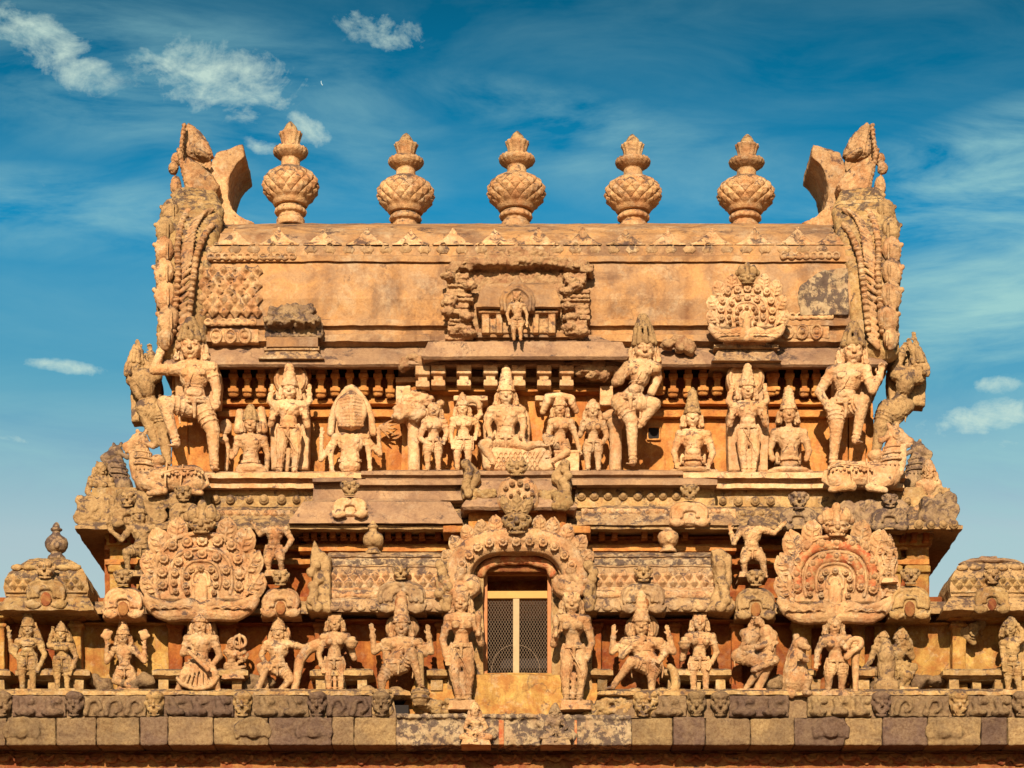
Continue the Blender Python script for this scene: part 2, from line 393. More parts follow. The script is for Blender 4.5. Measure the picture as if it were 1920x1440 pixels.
# lower body down to the ground, and the red band under the parapet
course('lower_wall', 'ochre', [(1441, .05), (1700, .05), (2010, -.25), (2192, -.25)], -330, 2250, 9.0, seg=.4)
course('lower_band', 'redstone', [(1408, .42), (1414, .26), (1441, .20), (1446, .08)], -340, 2260, 8.8, seg=.05, amp=.03, f=6)
course('painted_shadow_gap', 'black', [(1380, .35), (1413, .35)], -320, 2240, 8.5, seg=.4, amp=0)  # black strip: shadow below the blocks put into the colour
mb = MB(); x = -8
while x < 1935:      # scalloped hanging ornaments of the red band
    ww = random.uniform(26, 36); c = P(x + ww / 2, 1423 + random.uniform(-3, 3), .22); r = ww * random.uniform(.34, .50) * S
    mb.tube([c + Vector((-r, 0, r * .3)), c + Vector((-r * .6, -.02, -r * .25)), c + Vector((0, -.03, -r * .45)), c + Vector((r * .6, -.02, -r * .25)), c + Vector((r, 0, r * .3))], .03); mb.ell(c, (r * .5, .04, r * .3)); x += ww
mb.pbox(-8, 1407, 1935, 1412, .28, .2)
mb.build('scallop_carving', 'redstone', T, vox=.014, disp=.03, dsc=.08)
# block course
cuts = [-330, -180, -60, 12, 105, 180, 262, 315, 400, 503, 622, 664, 742]
bm_ = ['granite_mid'] * 3 + ['granite_tan', 'granite_mid', 'granite_tan', 'granite_dark', 'granite_mid', 'granite_tan', 'granite_dark', 'granite_mid', 'granite_tan']
cuts2 = [1184, 1262, 1322, 1407, 1490, 1585, 1655, 1740, 1840, 1890, 1950, 2080, 2250]
bm2 = ['granite_tan', 'granite_dark', 'granite_mid', 'granite_tan', 'granite_dark', 'granite_tan', 'granite_dark', 'granite_tan', 'granite_dark', 'granite_tan', 'granite_mid', 'granite_dark']
for cs, ms in ((cuts, bm_), (cuts2, bm2)):
    for i in range(len(cs) - 1):
        a, b = cs[i], cs[i + 1]; mb = MB(); y = -.22 - random.uniform(0, .05)
        mb.pbox(a + .5, 1345 + random.uniform(-1, 1.5), b - .5, 1397, y, .7); mb.wear(.02, 2.2)
        if random.random() < .6: mb.pbox(a + 1, 1384, b - 1, 1397, y - .025, .1)
        if b - a > 85:
            cx = a + (b - a) * random.choice((.3, .5, .72)); pts = [(cx + 31 * math.cos(t), 1372 - 24 * math.sin(t)) for t in np.linspace(-.35, PI + .35, 14)]
            mb.tube([P(px, py, y - .02) for px, py in pts], .04); mb.plate(pts, y - .045, .09); mb.ell(P(cx, 1374, y - .05), (.11, .05, .08))
        mb.build('course_block', ms[i], T, vox=.016, disp=.016, dsc=.09, smooth=3)
mb = MB(); mb.pbox(742, 1343, 1184, 1397, -.24, .7); mb.pbox(742, 1338, 1040, 1346, -.30, .7); mb.pbox(1040, 1340, 1184, 1347, -.27, .7)
for cx in (893, 1042):
    for q in range(7): mb.ell(P(cx + random.uniform(-28, 28), 1368 + random.uniform(-18, 18), -.27), (.12, .05, .09))
mb.build('central_course', 'lime_black', T, vox=.018, disp=.03, dsc=.08)
for a, b in ((935, 945), (1077, 1082)):
    mb = MB(); mb.pbox(a, 1350, b, 1396, -.27, .3); mb.build('brick_patch', 'redpaint', T, bevel=.01)
# frieze course with humped relief between lion heads
course('frieze_backing', 'granite_mid', [(1299, -.02), (1346, -.10)], -330, 745, BK, seg=.1)
course('frieze_backing', 'granite_mid', [(1299, -.02), (1346, -.10)], 1150, 2250, BK, seg=.1)
course('frieze_backing', 'yellow', [(1262, .38), (1300, .28), (1345, .10)], 745, 1150, BK, seg=.1)
FX = [5, 140, 290, 455, 595, 715, 1205, 1305, 1350, 1497, 1652, 1797, 1915]
fcol = {140: 'granite_dark', 595: 'granite_dark', 1652: 'granite_dark', 5: 'granite_mid', 290: 'creamlow', 455: 'creamlow'}
for i in range(len(FX) - 1):
    a, b = FX[i] + 17, FX[i + 1] - 17
    if FX[i] in (715, 1305): continue
    mb = MB(); mb.pbox(a, 1304, b, 1344, -.16, .3); n = max(1, int((b - a) / 38)); st = (b - a) / n
    for j in range(n):
        cx = a + st * (j + .5)
        if i % 3 != 1:
            mb.ell(P(cx, 1336, -.19), (st * .43 * S, .10, .065)); mb.cap(P(cx - 8, 1312, -.17), P(cx - 2, 1328, -.20), .05, .07); mb.ell(P(cx + 10, 1315, -.16), (.07, .06, .05))
        else:
            mb.tube([P(q[0], q[1], -.18) for q in bez([(cx - 16, 1338), (cx - 10, 1318), (cx + 4, 1312), (cx + 12, 1326), (cx + 2, 1335)], 4)], .045, .03)
    mb.build('frieze_relief', random.choice(['granite_tan', 'granite_dark', 'granite_mid', 'granite_mid']), T, vox=.016, disp=.025, dsc=.09)
# ledge on which the lower statues stand
course('statue_ledge', 'creamlow', [(1292, .0), (1296, -.12), (1303, -.14), (1306, -.05)], -330, 770, BK, amp=.014, f=6)
course('statue_ledge', 'creamlow', [(1292, .0), (1296, -.12), (1303, -.14), (1306, -.05)], 1120, 2250, BK, amp=.014, f=6)
# lower wall
course('niche_wall', 'ochre', [(1120, .62), (1300, .60)], -300, 905, BK, amp=.02, f=1.5, mitre=False)
course('niche_wall', 'ochre', [(1120, .62), (1300, .60)], 1035, 2220, BK, amp=.02, f=1.5, mitre=False)
for a, b in ((150, 320), (1640, 1785), (1800, 1960)):
    mb = MB(); mb.pbox(a, 1172, b, 1292, .58, .1); mb.wear(.01); mb.build('limewashed_panel', 'yellow', T)
def band(name, mat, rects, Y, th, vox=None, disp=.01, **k):
    mb = MB()
    for r in rects:
        x0, y0, x1, y1 = r[:4]; mb.pbox(x0, y0, x1, y1, r[4] if len(r) > 4 else Y, th)
    return mb.build(name, mat, T, vox=vox or .015, disp=disp, **k)
for x0, x1 in ((-200, 8), (130, 152), (315, 342), (410, 442), (590, 612), (818, 836), (1110, 1128), (1255, 1275), (1372, 1392), (1487, 1522), (1598, 1622), (1786, 1812), (1908, 1930)):
    yc = .35 if (x0 < 160 or x0 > 1700) else .45
    mb = MB(); mb.pbox(x0, 1160, x1, 1296, yc, .4); mb.pbox(x0 - 4, 1168, x1 + 4, 1175, yc - .04, .4); mb.pbox(x0 - 3, 1282, x1 + 3, 1296, yc - .03, .4)
    mb.build('pilaster', 'ochre' if 200 < x0 < 1480 else 'yellow', T, vox=.016, disp=.014)
for x0, y0, x1, y1, Y, m in ((18, 1152, 158, 1163, .25, 'yellow'), (150, 1166, 318, 1173, .48, 'yellow'), (310, 1160, 445, 1172, .34, 'yellow'), (445, 1166, 600, 1174, .5, 'ochre'), (590, 1160, 836, 1168, .42, 'ochre'),
                          (1100, 1160, 1390, 1168, .42, 'ochre'), (1390, 1166, 1490, 1173, .5, 'ochre'), (1485, 1160, 1625, 1172, .34, 'yellow'), (1625, 1166, 1790, 1173, .48, 'yellow'), (1780, 1152, 1990, 1164, .25, 'yellow'), (-200, 1152, 18, 1163, .25, 'yellow')):
    mb = MB(); mb.tier([(y0, Y), (y0 + 2, Y - .05), ((y0 + y1) / 2, Y - .04), (y1, Y + .06)], x0, x1, 1.0, .05); mb.wear(.01, 5); mb.build('capital_band', m, T)
for x0, x1, Y in ((-60, 20, .05), (28, 168, .05), (285, 465, .02), (580, 700, .1), (800, 838, .15), (1108, 1150, .15), (1240, 1372, .1), (1508, 1530, .1), (1600, 1640, .12), (1768, 1895, .05), (1905, 1990, .05)):
    mb = MB(); mb.tier([(1254, Y + .06), (1257, Y), (1266, Y), (1270, Y + .07), (1274, Y + .12), (1276, Y + .12)], x0, x1, .9, .04)
    mb.pbox(x0 + 12, 1274, x0 + 30, 1294, Y + .10, .5); mb.pbox(x1 - 30, 1274, x1 - 12, 1294, Y + .10, .5)
    if x1 - x0 > 90: mb.pbox((x0 + x1) / 2 - 8, 1274, (x0 + x1) / 2 + 8, 1294, Y + .16, .4)
    mb.wear(.012, 5); mb.build('bench_pedestal', 'creamlow', T)
# rough rocks between the pedestals
for x0, x1 in ((176, 284), (466, 500), (1440, 1475), (1625, 1700), (1718, 1768)):
    mb = MB()
    for q in range(int((x1 - x0) / 9)): mb.ell(P(random.uniform(x0, x1), random.uniform(1274, 1294), .35), (random.uniform(.07, .16), .15, random.uniform(.05, .13)))
    mb.build('rough_stone', 'granite_mid', T, vox=.018, disp=.03)
# recess behind the miniature shrines and the eave course they sit on
course('shrine_shelf', 'mid', [(1128, .30), (1140, .18), (1150, .16), (1153, .5)], -300, 885, BK, amp=.015, f=5)
course('shrine_shelf', 'mid', [(1128, .30), (1140, .18), (1150, .16), (1153, .5)], 1055, 2220, BK, amp=.015, f=5)
course('recess_wall', 'ochre', [(990, 1.15), (1135, 1.15)], 196, 1742, BK - .8, amp=.015, f=2)
course('recess_moulding', 'ochreup', [(1019, 1.05), (1022, .98), (1030, .98), (1034, 1.10)], 196, 1742, BK - .8)
course('recess_moulding', 'ochreup', [(1046, 1.05), (1049, .96), (1058, .96), (1064, 1.08)], 196, 1742, BK - .8)
course('recess_wall', 'ochre', [(995, .95), (1030, .95)], 575, 1375, 2.0, amp=.012)
course('recess_moulding', 'ochreup', [(1020, .90), (1023, .82), (1033, .82), (1036, .9)], 560, 1380, 2.0)
course('recess_moulding', 'ochre', [(1003, .95), (1006, .86), (1009, .86)], 560, 1380, 2.0)
# corner pillars of the recess
for x0, x1 in ((205, 240), (255, 280), (1650, 1690), (1700, 1742)):
    mb = MB(); mb.pbox(x0, 1000, x1, 1128, .98, .5); mb.pbox(x0 - 6, 1012, x1 + 6, 1022, .90, .6); mb.pbox(x0 - 3, 1060, x1 + 3, 1072, .92, .6); mb.pbox(x0 - 8, 1000, x1 + 8, 1010, .86, .6)
    mb.build('corner_pillar', 'yellow', T, vox=.016, disp=.012)
# brackets under the middle cornice
def bracket_mesh(w, h):
    mb = MB(); mb.box((0, 0, -h / 2), (w / 2, .13, h / 2)); mb.box((0, -.03, -h * .12), (w * .62, .14, h * .14)); mb.cap((-w * .4, -.02, -h), (w * .4, -.02, -h), w * .34)
    return mb
bp_ = bracket_mesh(.085, .13); b0 = bp_.build('bracket', 'ochre', T, vox=.013, disp=.008); b0.location = P(608, 996, .85) - T.location
for x in (575, 590, 625, 645, 663, 680, 712, 728, 748, 766, 792, 822, 838, 1102, 1128, 1152, 1208, 1230, 1284):
    c = b0.copy(); scene.collection.objects.link(c); c.location = P(x, 996, .85)
for x in (212, 232, 252, 1648, 1668, 1692, 1712, 1735):
    c = b0.copy(); scene.collection.objects.link(c); c.location = P(x, 1000, .92)
# lower cornice of the upper storey (kapota) with projecting corners
course('storey_cornice', 'mid', [(948, 1.05), (955, .95), (972, .72), (982, .52), (986, .45), (992, .45), (996, .62), (1003, 1.0)], 140, 1805, BK - 1.0, amp=.016, f=4)
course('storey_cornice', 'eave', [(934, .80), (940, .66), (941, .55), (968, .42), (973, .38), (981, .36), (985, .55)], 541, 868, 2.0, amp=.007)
course('storey_cornice', 'eavelight', [(948, .80), (956, .60), (972, .45), (978, .40), (984, .40), (989, .58)], 1082, 1386, 2.0, amp=.012, f=5)
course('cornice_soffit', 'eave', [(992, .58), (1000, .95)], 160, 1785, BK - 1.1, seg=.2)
# stud frieze band, with its projecting upper ledges
course('stud_frieze', 'creamlow', [(914, 1.02), (950, 1.0)], 170, 1778, BK - 1.0, amp=.012)
course('stud_frieze', 'eave', [(900, .80), (938, .78)], 586, 872, 1.9, amp=.006)
course('stud_frieze', 'creamlow', [(912, .86), (952, .84)], 1078, 1342, 1.9, amp=.012)
course('upper_ledge', 'upper', [(884, 1.30), (886, .84), (896, .82), (898, .96), (906, .98), (907, .86), (915, .85), (918, 1.0)], 250, 1700, BK - 1.2, amp=.012, f=5)
course('upper_ledge', 'eave', [(881, 1.25), (883, .74), (890, .73), (893, .80), (898, .80), (899, .68), (909, .67), (911, .8)], 668, 1290, 1.9, amp=.007)
course('upper_ledge', 'eave', [(894, 1.0), (896, .64), (903, .64), (904, .78), (911, .78)], 586, 662, 1.9, amp=.006)
course('upper_ledge', 'eave', [(894, 1.0), (899, .60), (909, .60), (912, .74)], 1082, 1345, 1.9, amp=.006)
st = MB(); st.lathe([(.0, .0), (.062, .0), (.075, .02), (.066, .045), (.05, .05), (.042, .075), (.02, .09), (0, .092)], (0, 0, 0), 14, R=np.array([[1, 0, 0], [0, 0, -1], [0, 1, 0]], float))
s0 = st.build('rosette_stud', 'mid', T, vox=.011, disp=.012); s0.location = P(405, 937, 1.0)
for x, y, Y in [(a, 937, 1.0) for a in (378, 432, 468, 495, 528, 556)] + [(a, 930, .85) for a in (1090, 1114, 1140, 1168, 1196, 1220, 1243, 1268)] + [(a, 940, 1.0) for a in (1355, 1384, 1416, 1445, 1700, 1735, 1762)] + [(a, 984, .46) for a in (1722, 1745, 1768, 1788)]:
    c = s0.copy(); scene.collection.objects.link(c); c.location = P(x, y, Y); k = random.uniform(.85, 1.1); c.scale = (k, 1, k)
for x0, x1, yy, Y, m in ((390, 545, 965, .80, 'cream'), (1090, 1380, 962, .55, 'upper'), (1385, 1460, 966, .80, 'mid'), (1560, 1720, 972, .70, 'dark')):
    mb = MB(); mb.pbox(x0, yy - 9, x1, yy + 10, Y + .03, .3); x = x0 + 9
    while x < x1 - 6:
        mb.loz(P(x, yy, Y + .03), .068, .10, 1.3); x += 16.5
    mb.build('diamond_band', m, T, vox=.013, disp=.015)
# upper storey wall
course('upper_wall', 'ochreup', [(660, 1.70), (890, 1.66)], 322, 1640, BK - 1.4, amp=.015, f=1.5)
course('upper_wall', 'ochreup', [(700, 1.5), (890, 1.46)], 752, 1145, 2.4, amp=.015, f=1.5)
course('wall_moulding', 'ochreup', [(748, 1.60), (751, 1.50), (757, 1.50), (761, 1.60)], 400, 1560, 2.6)
course('wall_moulding', 'ochreup', [(768, 1.62), (771, 1.55), (781, 1.55), (784, 1.64)], 410, 1550, 2.6)
course('wall_moulding', 'ochreup', [(724, 1.42), (728, 1.30), (734, 1.30), (740, 1.42)], 745, 1140, 2.4)
course('wall_moulding', 'upper', [(705, 1.45), (707, 1.36), (716, 1.36), (719, 1.45)], 742, 1145, 2.4)
for rs in ([(850, 741, 915, 751, 1.15), (860, 750, 905, 762, 1.2)], [(1003, 741, 1075, 751, 1.15), (1012, 750, 1066, 762, 1.2)], [(742, 722, 770, 760, 1.2)], [(1125, 722, 1150, 760, 1.2)]): band('capital_block', 'upper', rs, 1.15, .5, vox=.016)
for x0, x1, m in ((322, 352, 'ochreup'), (352, 400, 'ochreup'), (1560, 1590, 'ochreup'), (1592, 1624, 'ochreup')):
    mb = MB(); mb.pbox(x0, 700, x1, 886, 1.42 + (x1 - x0) * .001, .5); mb.build('pilaster', m, T, vox=.02, disp=.014)
band('pilaster', 'ochreup', [(868, 760, 896, 884)], 1.4, .3); band('pilaster', 'ochreup', [(1020, 760, 1060, 884)], 1.4, .3)
mb = MB(); mb.pbox(1216, 801, 1236, 822, 1.645, .1); mb.build('painted_drain_opening', 'black', T)  # black plate on the wall, its colour giving the dark of a hole
mb = MB()
for a in ((1213, 798, 1239, 801), (1213, 822, 1239, 825), (1213, 801, 1216, 822), (1236, 801, 1239, 822)): mb.pbox(*a, 1.62, .1)
mb.build('opening_rim', 'ochreup', T, vox=.012, disp=.01)
# slender brackets under the roof eave
mb = MB(); mb.box((0, 0, -.11), (.05, .05, .13)); mb.box((0, -.015, -.17), (.07, .07, .035)); mb.box((0, 0, -.27), (.045, .05, .1)); mb.box((0, 0, -.38), (.08, .08, .03)); mb.cap((-.03, 0, -.42), (.03, 0, -.42), .05)
k0 = mb.build('slender_bracket', 'ochreup', T, vox=.012, disp=.01); k0.location = P(438, 686, 1.40)
for x in (464, 490, 514, 576, 602, 629, 656, 682, 709, 732, 1237, 1262, 1290, 1318, 1345, 1444, 1452, 1480, 1508, 1530):
    c = k0.copy(); scene.collection.objects.link(c); c.location = P(x, 686, 1.40); c.scale = (random.uniform(.9, 1.05), 1, random.uniform(.93, 1.04))
course('bracket_backing', 'redstone', [(708, 1.62), (749, 1.60)], 405, 755, 2.6, seg=.1); course('bracket_backing', 'redstone', [(708, 1.62), (749, 1.60)], 1180, 1560, 2.6, seg=.1)
course('painted_eave_shadow', 'black', [(676, 1.66), (709, 1.66)], 400, 1565, 2.6, seg=.3, amp=0)  # shade under the eave painted as a black strip
mb = MB(); mb.box((0, 0, -.08), (.09, .10, .09)); mb.box((0, -.03, -.11), (.11, .12, .07)); mb.box((0, 0, -.22), (.07, .09, .07)); mb.box((0, -.02, -.31), (.105, .12, .045))
k1 = mb.build('stepped_bracket', 'upper', T, vox=.014, disp=.012); k1.location = P(793, 686, 1.10)
for x in (822, 870, 920, 972, 1020, 1062):
    c = k1.copy(); scene.collection.objects.link(c); c.location = P(x, 684, 1.10)
course('bracket_backing', 'black', [(676, 1.48), (700, 1.48)], 745, 1150, 2.4, seg=.3, amp=0)  # black course paints the shade behind the stepped brackets
course('bracket_backing', 'brick', [(694, 1.44), (706, 1.42)], 745, 1150, 2.4, seg=.08, amp=.03, f=6)
# roof eave
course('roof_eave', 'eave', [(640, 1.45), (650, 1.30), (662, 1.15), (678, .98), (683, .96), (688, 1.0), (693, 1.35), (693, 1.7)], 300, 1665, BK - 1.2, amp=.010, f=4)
course('roof_eave', 'eave', [(630, 1.15), (640, .95), (641, .80), (664, .72), (668, .70), (674, .74), (678, 1.25)], 790, 1180, 2.4, amp=.007)
course('eave_fillet', 'eavelight', [(648, 1.1), (650, .98), (656, .98), (658, 1.02), (672, .90), (674, .95)], 484, 608, 2.2, amp=.008)
course('eave_fillet', 'eavelight', [(644, 1.1), (646, .90), (652, .90), (655, .98), (676, .86), (680, .95)], 1334, 1465, 2.2, amp=.008)
# vault
vp = [(655, 1.32), (641, 1.22), (640, 1.14), (628, 1.14), (626, 1.22), (612, 1.20), (610, 1.12), (600, 1.12), (598, 1.18), (560, 1.12), (530, 1.15), (500, 1.24), (492, 1.28), (490, 1.22), (480, 1.22), (478, 1.30), (470, 1.30), (462, 1.30), (460, 1.40), (440, 1.60), (428, 1.95), (422, 2.5), (419.5, 3.4)]
course('roof_vault', 'vault', vp[::-1], 330, 1648, 3.5, amp=.014, f=2.5, mitre=False, seg=.05)
# mirrored rear half of the vault
rp = [(vz, 6.9 - vy) for vz, vy in [(P(0, py, Y).z, Y) for py, Y in vp]]
mb = MB(); X0 = P(330, 0, 1.12).x; X1 = P(1648, 0, 1.12).x; n = len(rp)
mb.add([(X0, y, z) for z, y in rp] + [(X1, y, z) for z, y in rp] + [(X0, 3.4, rp[0][0]), (X1, 3.4, rp[0][0])], [(i, i + 1, n + i + 1, n + i) for i in range(n - 1)] + [tuple(range(n)) + (2 * n,), tuple(range(n, 2 * n)) + (2 * n + 1,)])
mb.build('roof_vault', 'vault', T)
# merlon row, oval row
def merlon(x, y0=457, w=40, h=30):
    mb = MB(); pts = []
    for t in np.linspace(-1, 1, 17):
        a = abs(t); hh = h * (1 - a) ** 1.7 + 0; pts.append((x + t * w, y0 - hh))
    bot = [(x + w, y0 + 2), (x - w, y0 + 2)]
    vs = []; m = len(pts)
    def Yv(py): return float(np.interp(py, [419.5, 422, 428, 440, 460], [3.4, 2.5, 1.95, 1.60, 1.44]))
    for px, py in pts: vs.append(P(px, py, Yv(py) - .13))
    for px, py in pts: vs.append(P(px, y0 + 2, Yv(y0) - .15))
    for px, py in pts: vs.append(P(px, py, Yv(py) + .12))
    for px, py in pts: vs.append(P(px, y0 + 2, Yv(y0) + .12))
    fs = []
    for i in range(m - 1):
        fs += [(i, i + 1, m + i + 1, m + i), (2 * m + i + 1, 2 * m + i, 3 * m + i, 3 * m + i + 1), (i + 1, i, 2 * m + i, 2 * m + i + 1), (m + i, m + i + 1, 3 * m + i + 1, 3 * m + i)]
    fs += [(0, m, 3 * m, 2 * m), (m - 1, 3 * m - 1, 4 * m - 1, 2 * m - 1)]
    mb.add([tuple(v) for v in vs], fs); mb.ell(P(x, y0 - h + 3, Yv(y0 - h) - .08), (.035, .05, .035))
    return mb.build('merlon', 'upper' if x % 3 else 'cream', T, vox=.014, disp=.015)
x = 440
for q in (440, 523, 605, 688, 770, 850, 928, 1010, 1092, 1173, 1252, 1334, 1415, 1495, 1560): merlon(q, h=random.uniform(26, 31), w=random.uniform(34, 41))
mb = MB(); x = 405
while x < 1575:
    if not 940 < x < 990:
        mb = MB(); mb.ring(P(x, 468, 1.295), (0, -1, .1), .115, .010, fl=.55); mb.ell(P(x, 468, 1.305), (.11, .03, .058)); mb.build('oval_medallion', 'eavelight', T, vox=.012, disp=.014)
    x += 35.5
for a, b, yy in ((395, 560, 484), (1470, 1575, 482), (390, 485, 607), (1430, 1560, 596)):
    x = a; mb = MB()
    while x < b: mb.ring(P(x, yy - 3, 1.22 if yy < 500 else 1.12), (0, -1, .1), .05, .018); mb.ell(P(x, yy, 1.2 if yy < 500 else 1.11), (.05, .03, .035)); x += 14
    mb.build('petal_fringe', 'cream', T, vox=.012, disp=.018)
for a, b, yy in ((395, 485, 630), (1440, 1555, 622)):
    mb = MB(); mb.pbox(a, yy - 14, b, yy + 12, 1.13, .15); x = a + 10
    while x < b: mb.ring(P(x, yy, 1.11), (0, -1, 0), .10, .022, fl=.8); mb.ell(P(x, yy, 1.12), (.05, .04, .04)); x += 27
    mb.build('scroll_panel', 'cream', T, vox=.012, disp=.018)
# surviving lozenge plaster on the left, blackened patch on the right
mb = MB()
for r in range(7):
    for c_ in range(6):
        x = 378 + c_ * 21 + (10 if r % 2 else 0); y = 509 + r * 12.8
        if x > 484: continue
        Yl = float(np.interp(y, [500, 530, 560, 600], [1.24, 1.15, 1.12, 1.18])) - .03
        mb.loz(P(x, y, Yl), .083, .08, 1.22) if r > 1 else mb.loz(P(x, y, Yl - .01), .083, .11, 1.3)
mb.pbox(372, 500, 486, 592, 1.16, .12)
mb.build('lozenge_plaster', 'cream', T, vox=.013, disp=.02)
mb = MB(); mb.plate([(1500, 535), (1530, 512), (1560, 505), (1590, 500), (1592, 590), (1502, 592), (1496, 560)], 1.10, .15); mb.build('blackened_patch', 'lime_black', T, vox=.016, disp=.03)
# broken central niche: damaged brick surround and its small shrine
course('niche_sill', 'vault', [(622, 1.12), (624, .90), (632, .90), (634, 1.0), (640, 1.0)], 880, 1075, 2.0, amp=.01)
mb = MB(); mb.pbox(872, 512, 1066, 626, 1.07, .4); mb.pbox(895, 496, 1050, 512, 1.14, .3)
for q in range(34):
    t = q / 33 * PI; cx = 968 - 112 * math.cos(t) ; cy = 556 - 50 * math.sin(t) ** .5
    mb.ell(P(cx + random.uniform(-6, 6), cy + random.uniform(-9, 9), 1.16), (random.uniform(.1, .2), .07, random.uniform(.04, .09)))
for q in range(16): mb.ell(P(968 + random.uniform(-45, 45), 482 + random.uniform(-10, 14), 1.24), (.16, .06, .07))
for q in range(46):
    t = q / 45; px = 845 + 255 * t; py = 512 - 18 * math.sin(PI * t) ** .4
    mb.box(P(px, py + random.uniform(-3, 3), 1.02), (random.uniform(.05, .11), random.uniform(.08, .17), random.uniform(.03, .06)))
mb.build('broken_plaster_surround', 'brick', T, vox=.016, disp=.05, dsc=.07)
for sgn, x0 in ((-1, 838), (1, 1058)):
    mb = MB(); y = 512
    while y < 632:
        h = random.uniform(6, 12); a = random.uniform(-6, 6); mb.pbox(x0 + a, y, x0 + 44 + random.uniform(-8, 6), y + h - 2, .86 + random.uniform(-.08, .08), .5)
        if random.random() < .5: mb.ell(P(x0 + random.uniform(0, 44), y + h / 2, .85), (.12, .1, .06))
        y += h
    mb.build('eroded_brick_pier', 'brick', T, vox=.013, disp=.028, dsc=.05)
mb = MB(); mb.tier([(530, 1.0), (534, .80), (545, .72), (575, .66), (578, .70), (582, .92)], 893, 1052, 1.3, .05); mb.wear(.01)
mb.build('niche_roof', 'vault', T)
band('niche_shrine', 'cream', [(905, 584, 1042, 624, .86), (897, 580, 942, 586, .74), (998, 580, 1047, 586, .74), (903, 586, 918, 624, .78), (930, 586, 942, 624, .78), (1000, 586, 1010, 624, .78), (1028, 586, 1042, 624, .78)], .86, .3)
mb = MB(); mb.plate(bez([(938, 582), (936, 560), (946, 540), (960, 528), (970, 514), (980, 528), (994, 540), (1004, 560), (1002, 582)], 5), .62, .3, .03); mb.tube([P(q[0], q[1], .60) for q in bez([(948, 582), (947, 556), (970, 540), (993, 556), (992, 582)], 5)], .025)
mb.build('niche_gable', 'vault', T, vox=.014, disp=.012)
# rough lump of a lost crest on its plinth (left)
mb = MB()
for q in range(46): 
    t = random.uniform(0, PI); r = random.uniform(.2, 1); mb.box(P(550 + 46 * r * math.cos(t), 610 - 34 * r * math.sin(t), 1.0), (random.uniform(.05, .12), .17 + .06 * random.random(), random.uniform(.03, .06)), np.array(Matrix.Rotation(random.uniform(-.4, .4), 3, 'Y')))
mb.pbox(498, 608, 604, 632, .98, .4)
tag(mb.build('broken_crest_core', 'dark', None, vox=.014, disp=.05, dsc=.06, loc=P(550, 640, 1.0)), 'dark crumbling lump of masonry on a plinth at the left of the roof', 'broken crest')
course('crest_plinth', 'vault', [(630, 1.1), (632, .95), (650, .95)], 500, 596, 2.0, amp=.01)
course('crest_plinth', 'upper', [(628, 1.1), (630, .90), (648, .90)], 1358, 1436, 2.0, amp=.01)
# rubble of the broken eave corners
for cx, cy, n in ((775, 680, 12), (1110, 690, 26), (1130, 700, 16), (770, 775, 26), (1165, 700, 10), (1275, 648, 18)):
    mb = MB()
    for q in range(n): mb.ell(P(cx + random.uniform(-26, 26), cy + random.uniform(-9, 9), 1.05 if cy > 660 else .98), (random.uniform(.05, .12), .12, random.uniform(.04, .09)))
    mb.build('rubble', 'brick' if cy < 760 else 'upper', T, vox=.016, disp=.04, dsc=.08)
# doorway in the centre bay
course('doorway_pier', 'creamlow', [(1060, .30), (1300, .30)], 838, 906, BK, amp=.012, mitre=False)
course('doorway_pier', 'creamlow', [(1060, .30), (1300, .30)], 1034, 1110, BK, amp=.012, mitre=False)
course('door_sill_wall', 'yellow', [(1264, .34), (1266, .22), (1345, .20)], 888, 1052, 1.5, amp=.014, mitre=False)
mb = MB(); mb.pbox(880, 1040, 1060, 1072, .35, .6); mb.build('door_head', 'redstone', T, vox=.02, disp=.01)
mb = MB(); mb.pbox(900, 1060, 1040, 1270, 2.2, .1); mb.pbox(900, 1060, 905, 1270, .8, 1.4); mb.pbox(1035, 1060, 1040, 1270, .8, 1.4); mb.build('inner_room', 'black', T)  # walls coloured black to make the room look unlit
dr = MB(); dr.pbox(903, 1072, 1036, 1078, .52, .08); dr.pbox(903, 1072, 914, 1266, .48, .12); dr.pbox(1026, 1072, 1036, 1266, .48, .12); dr.wear(.004); dr = dr.build('door_frame', 'wood', T, vox=.01, disp=.004)
mb = MB(); mb.pbox(913, 1108, 1027, 1122, .50, .08); mb.wear(.004); mb.build('lintel', 'yellowwood', dr, bevel=.008)
mb = MB(); mb.pbox(962, 1122, 974, 1266, .51, .07); mb.wear(.004); mb.build('mullion', 'palewood', dr, bevel=.008)
mb = MB()
x0, x1, y0, y1 = 913, 1027, 1122, 1266
def seg(a, b):
    mb.cap(P(a[0], a[1], .56), P(b[0], b[1], .56), .0030)
k = 5.2; slope = 1.7
for sg in (1, -1):
    c_ = -260
    while c_ < 260:
        pts = []
        xs0 = 0
        for (xa, ya) in ((0, None), (114, None)):
            pass
        # line x = c + y/slope*sg clipped to the opening
        ya = 0; yb_ = 144
        xa = c_ + sg * ya / slope; xb = c_ + sg * yb_ / slope
        if max(xa, xb) > 0 and min(xa, xb) < 114:
            t0, t1 = 0.0, 1.0
            if xb != xa:
                ta = (0 - xa) / (xb - xa); tb = (114 - xa) / (xb - xa); t0 = max(0, min(ta, tb)); t1 = min(1, max(ta, tb))
            if t1 > t0: seg((x0 + xa + (xb - xa) * t0, y0 + 144 * t0), (x0 + xa + (xb - xa) * t1, y0 + 144 * t1))
        c_ += k
mb.build('wire_mesh', 'wire', dr)
mb = MB(); mb.tube([P(967 + 45 * math.cos(t), 1256 - 47 * math.sin(t), .55) for t in np.linspace(-.2, PI + .2, 28)], .005); mb.build('wire_hoop', 'wire', dr)
mb = MB(); mb.pbox(740, 1322, 766, 1342, -.02, .3); mb.build('painted_drain_opening', 'black', T)  # dark of the opening painted as a black plate
mb = MB()
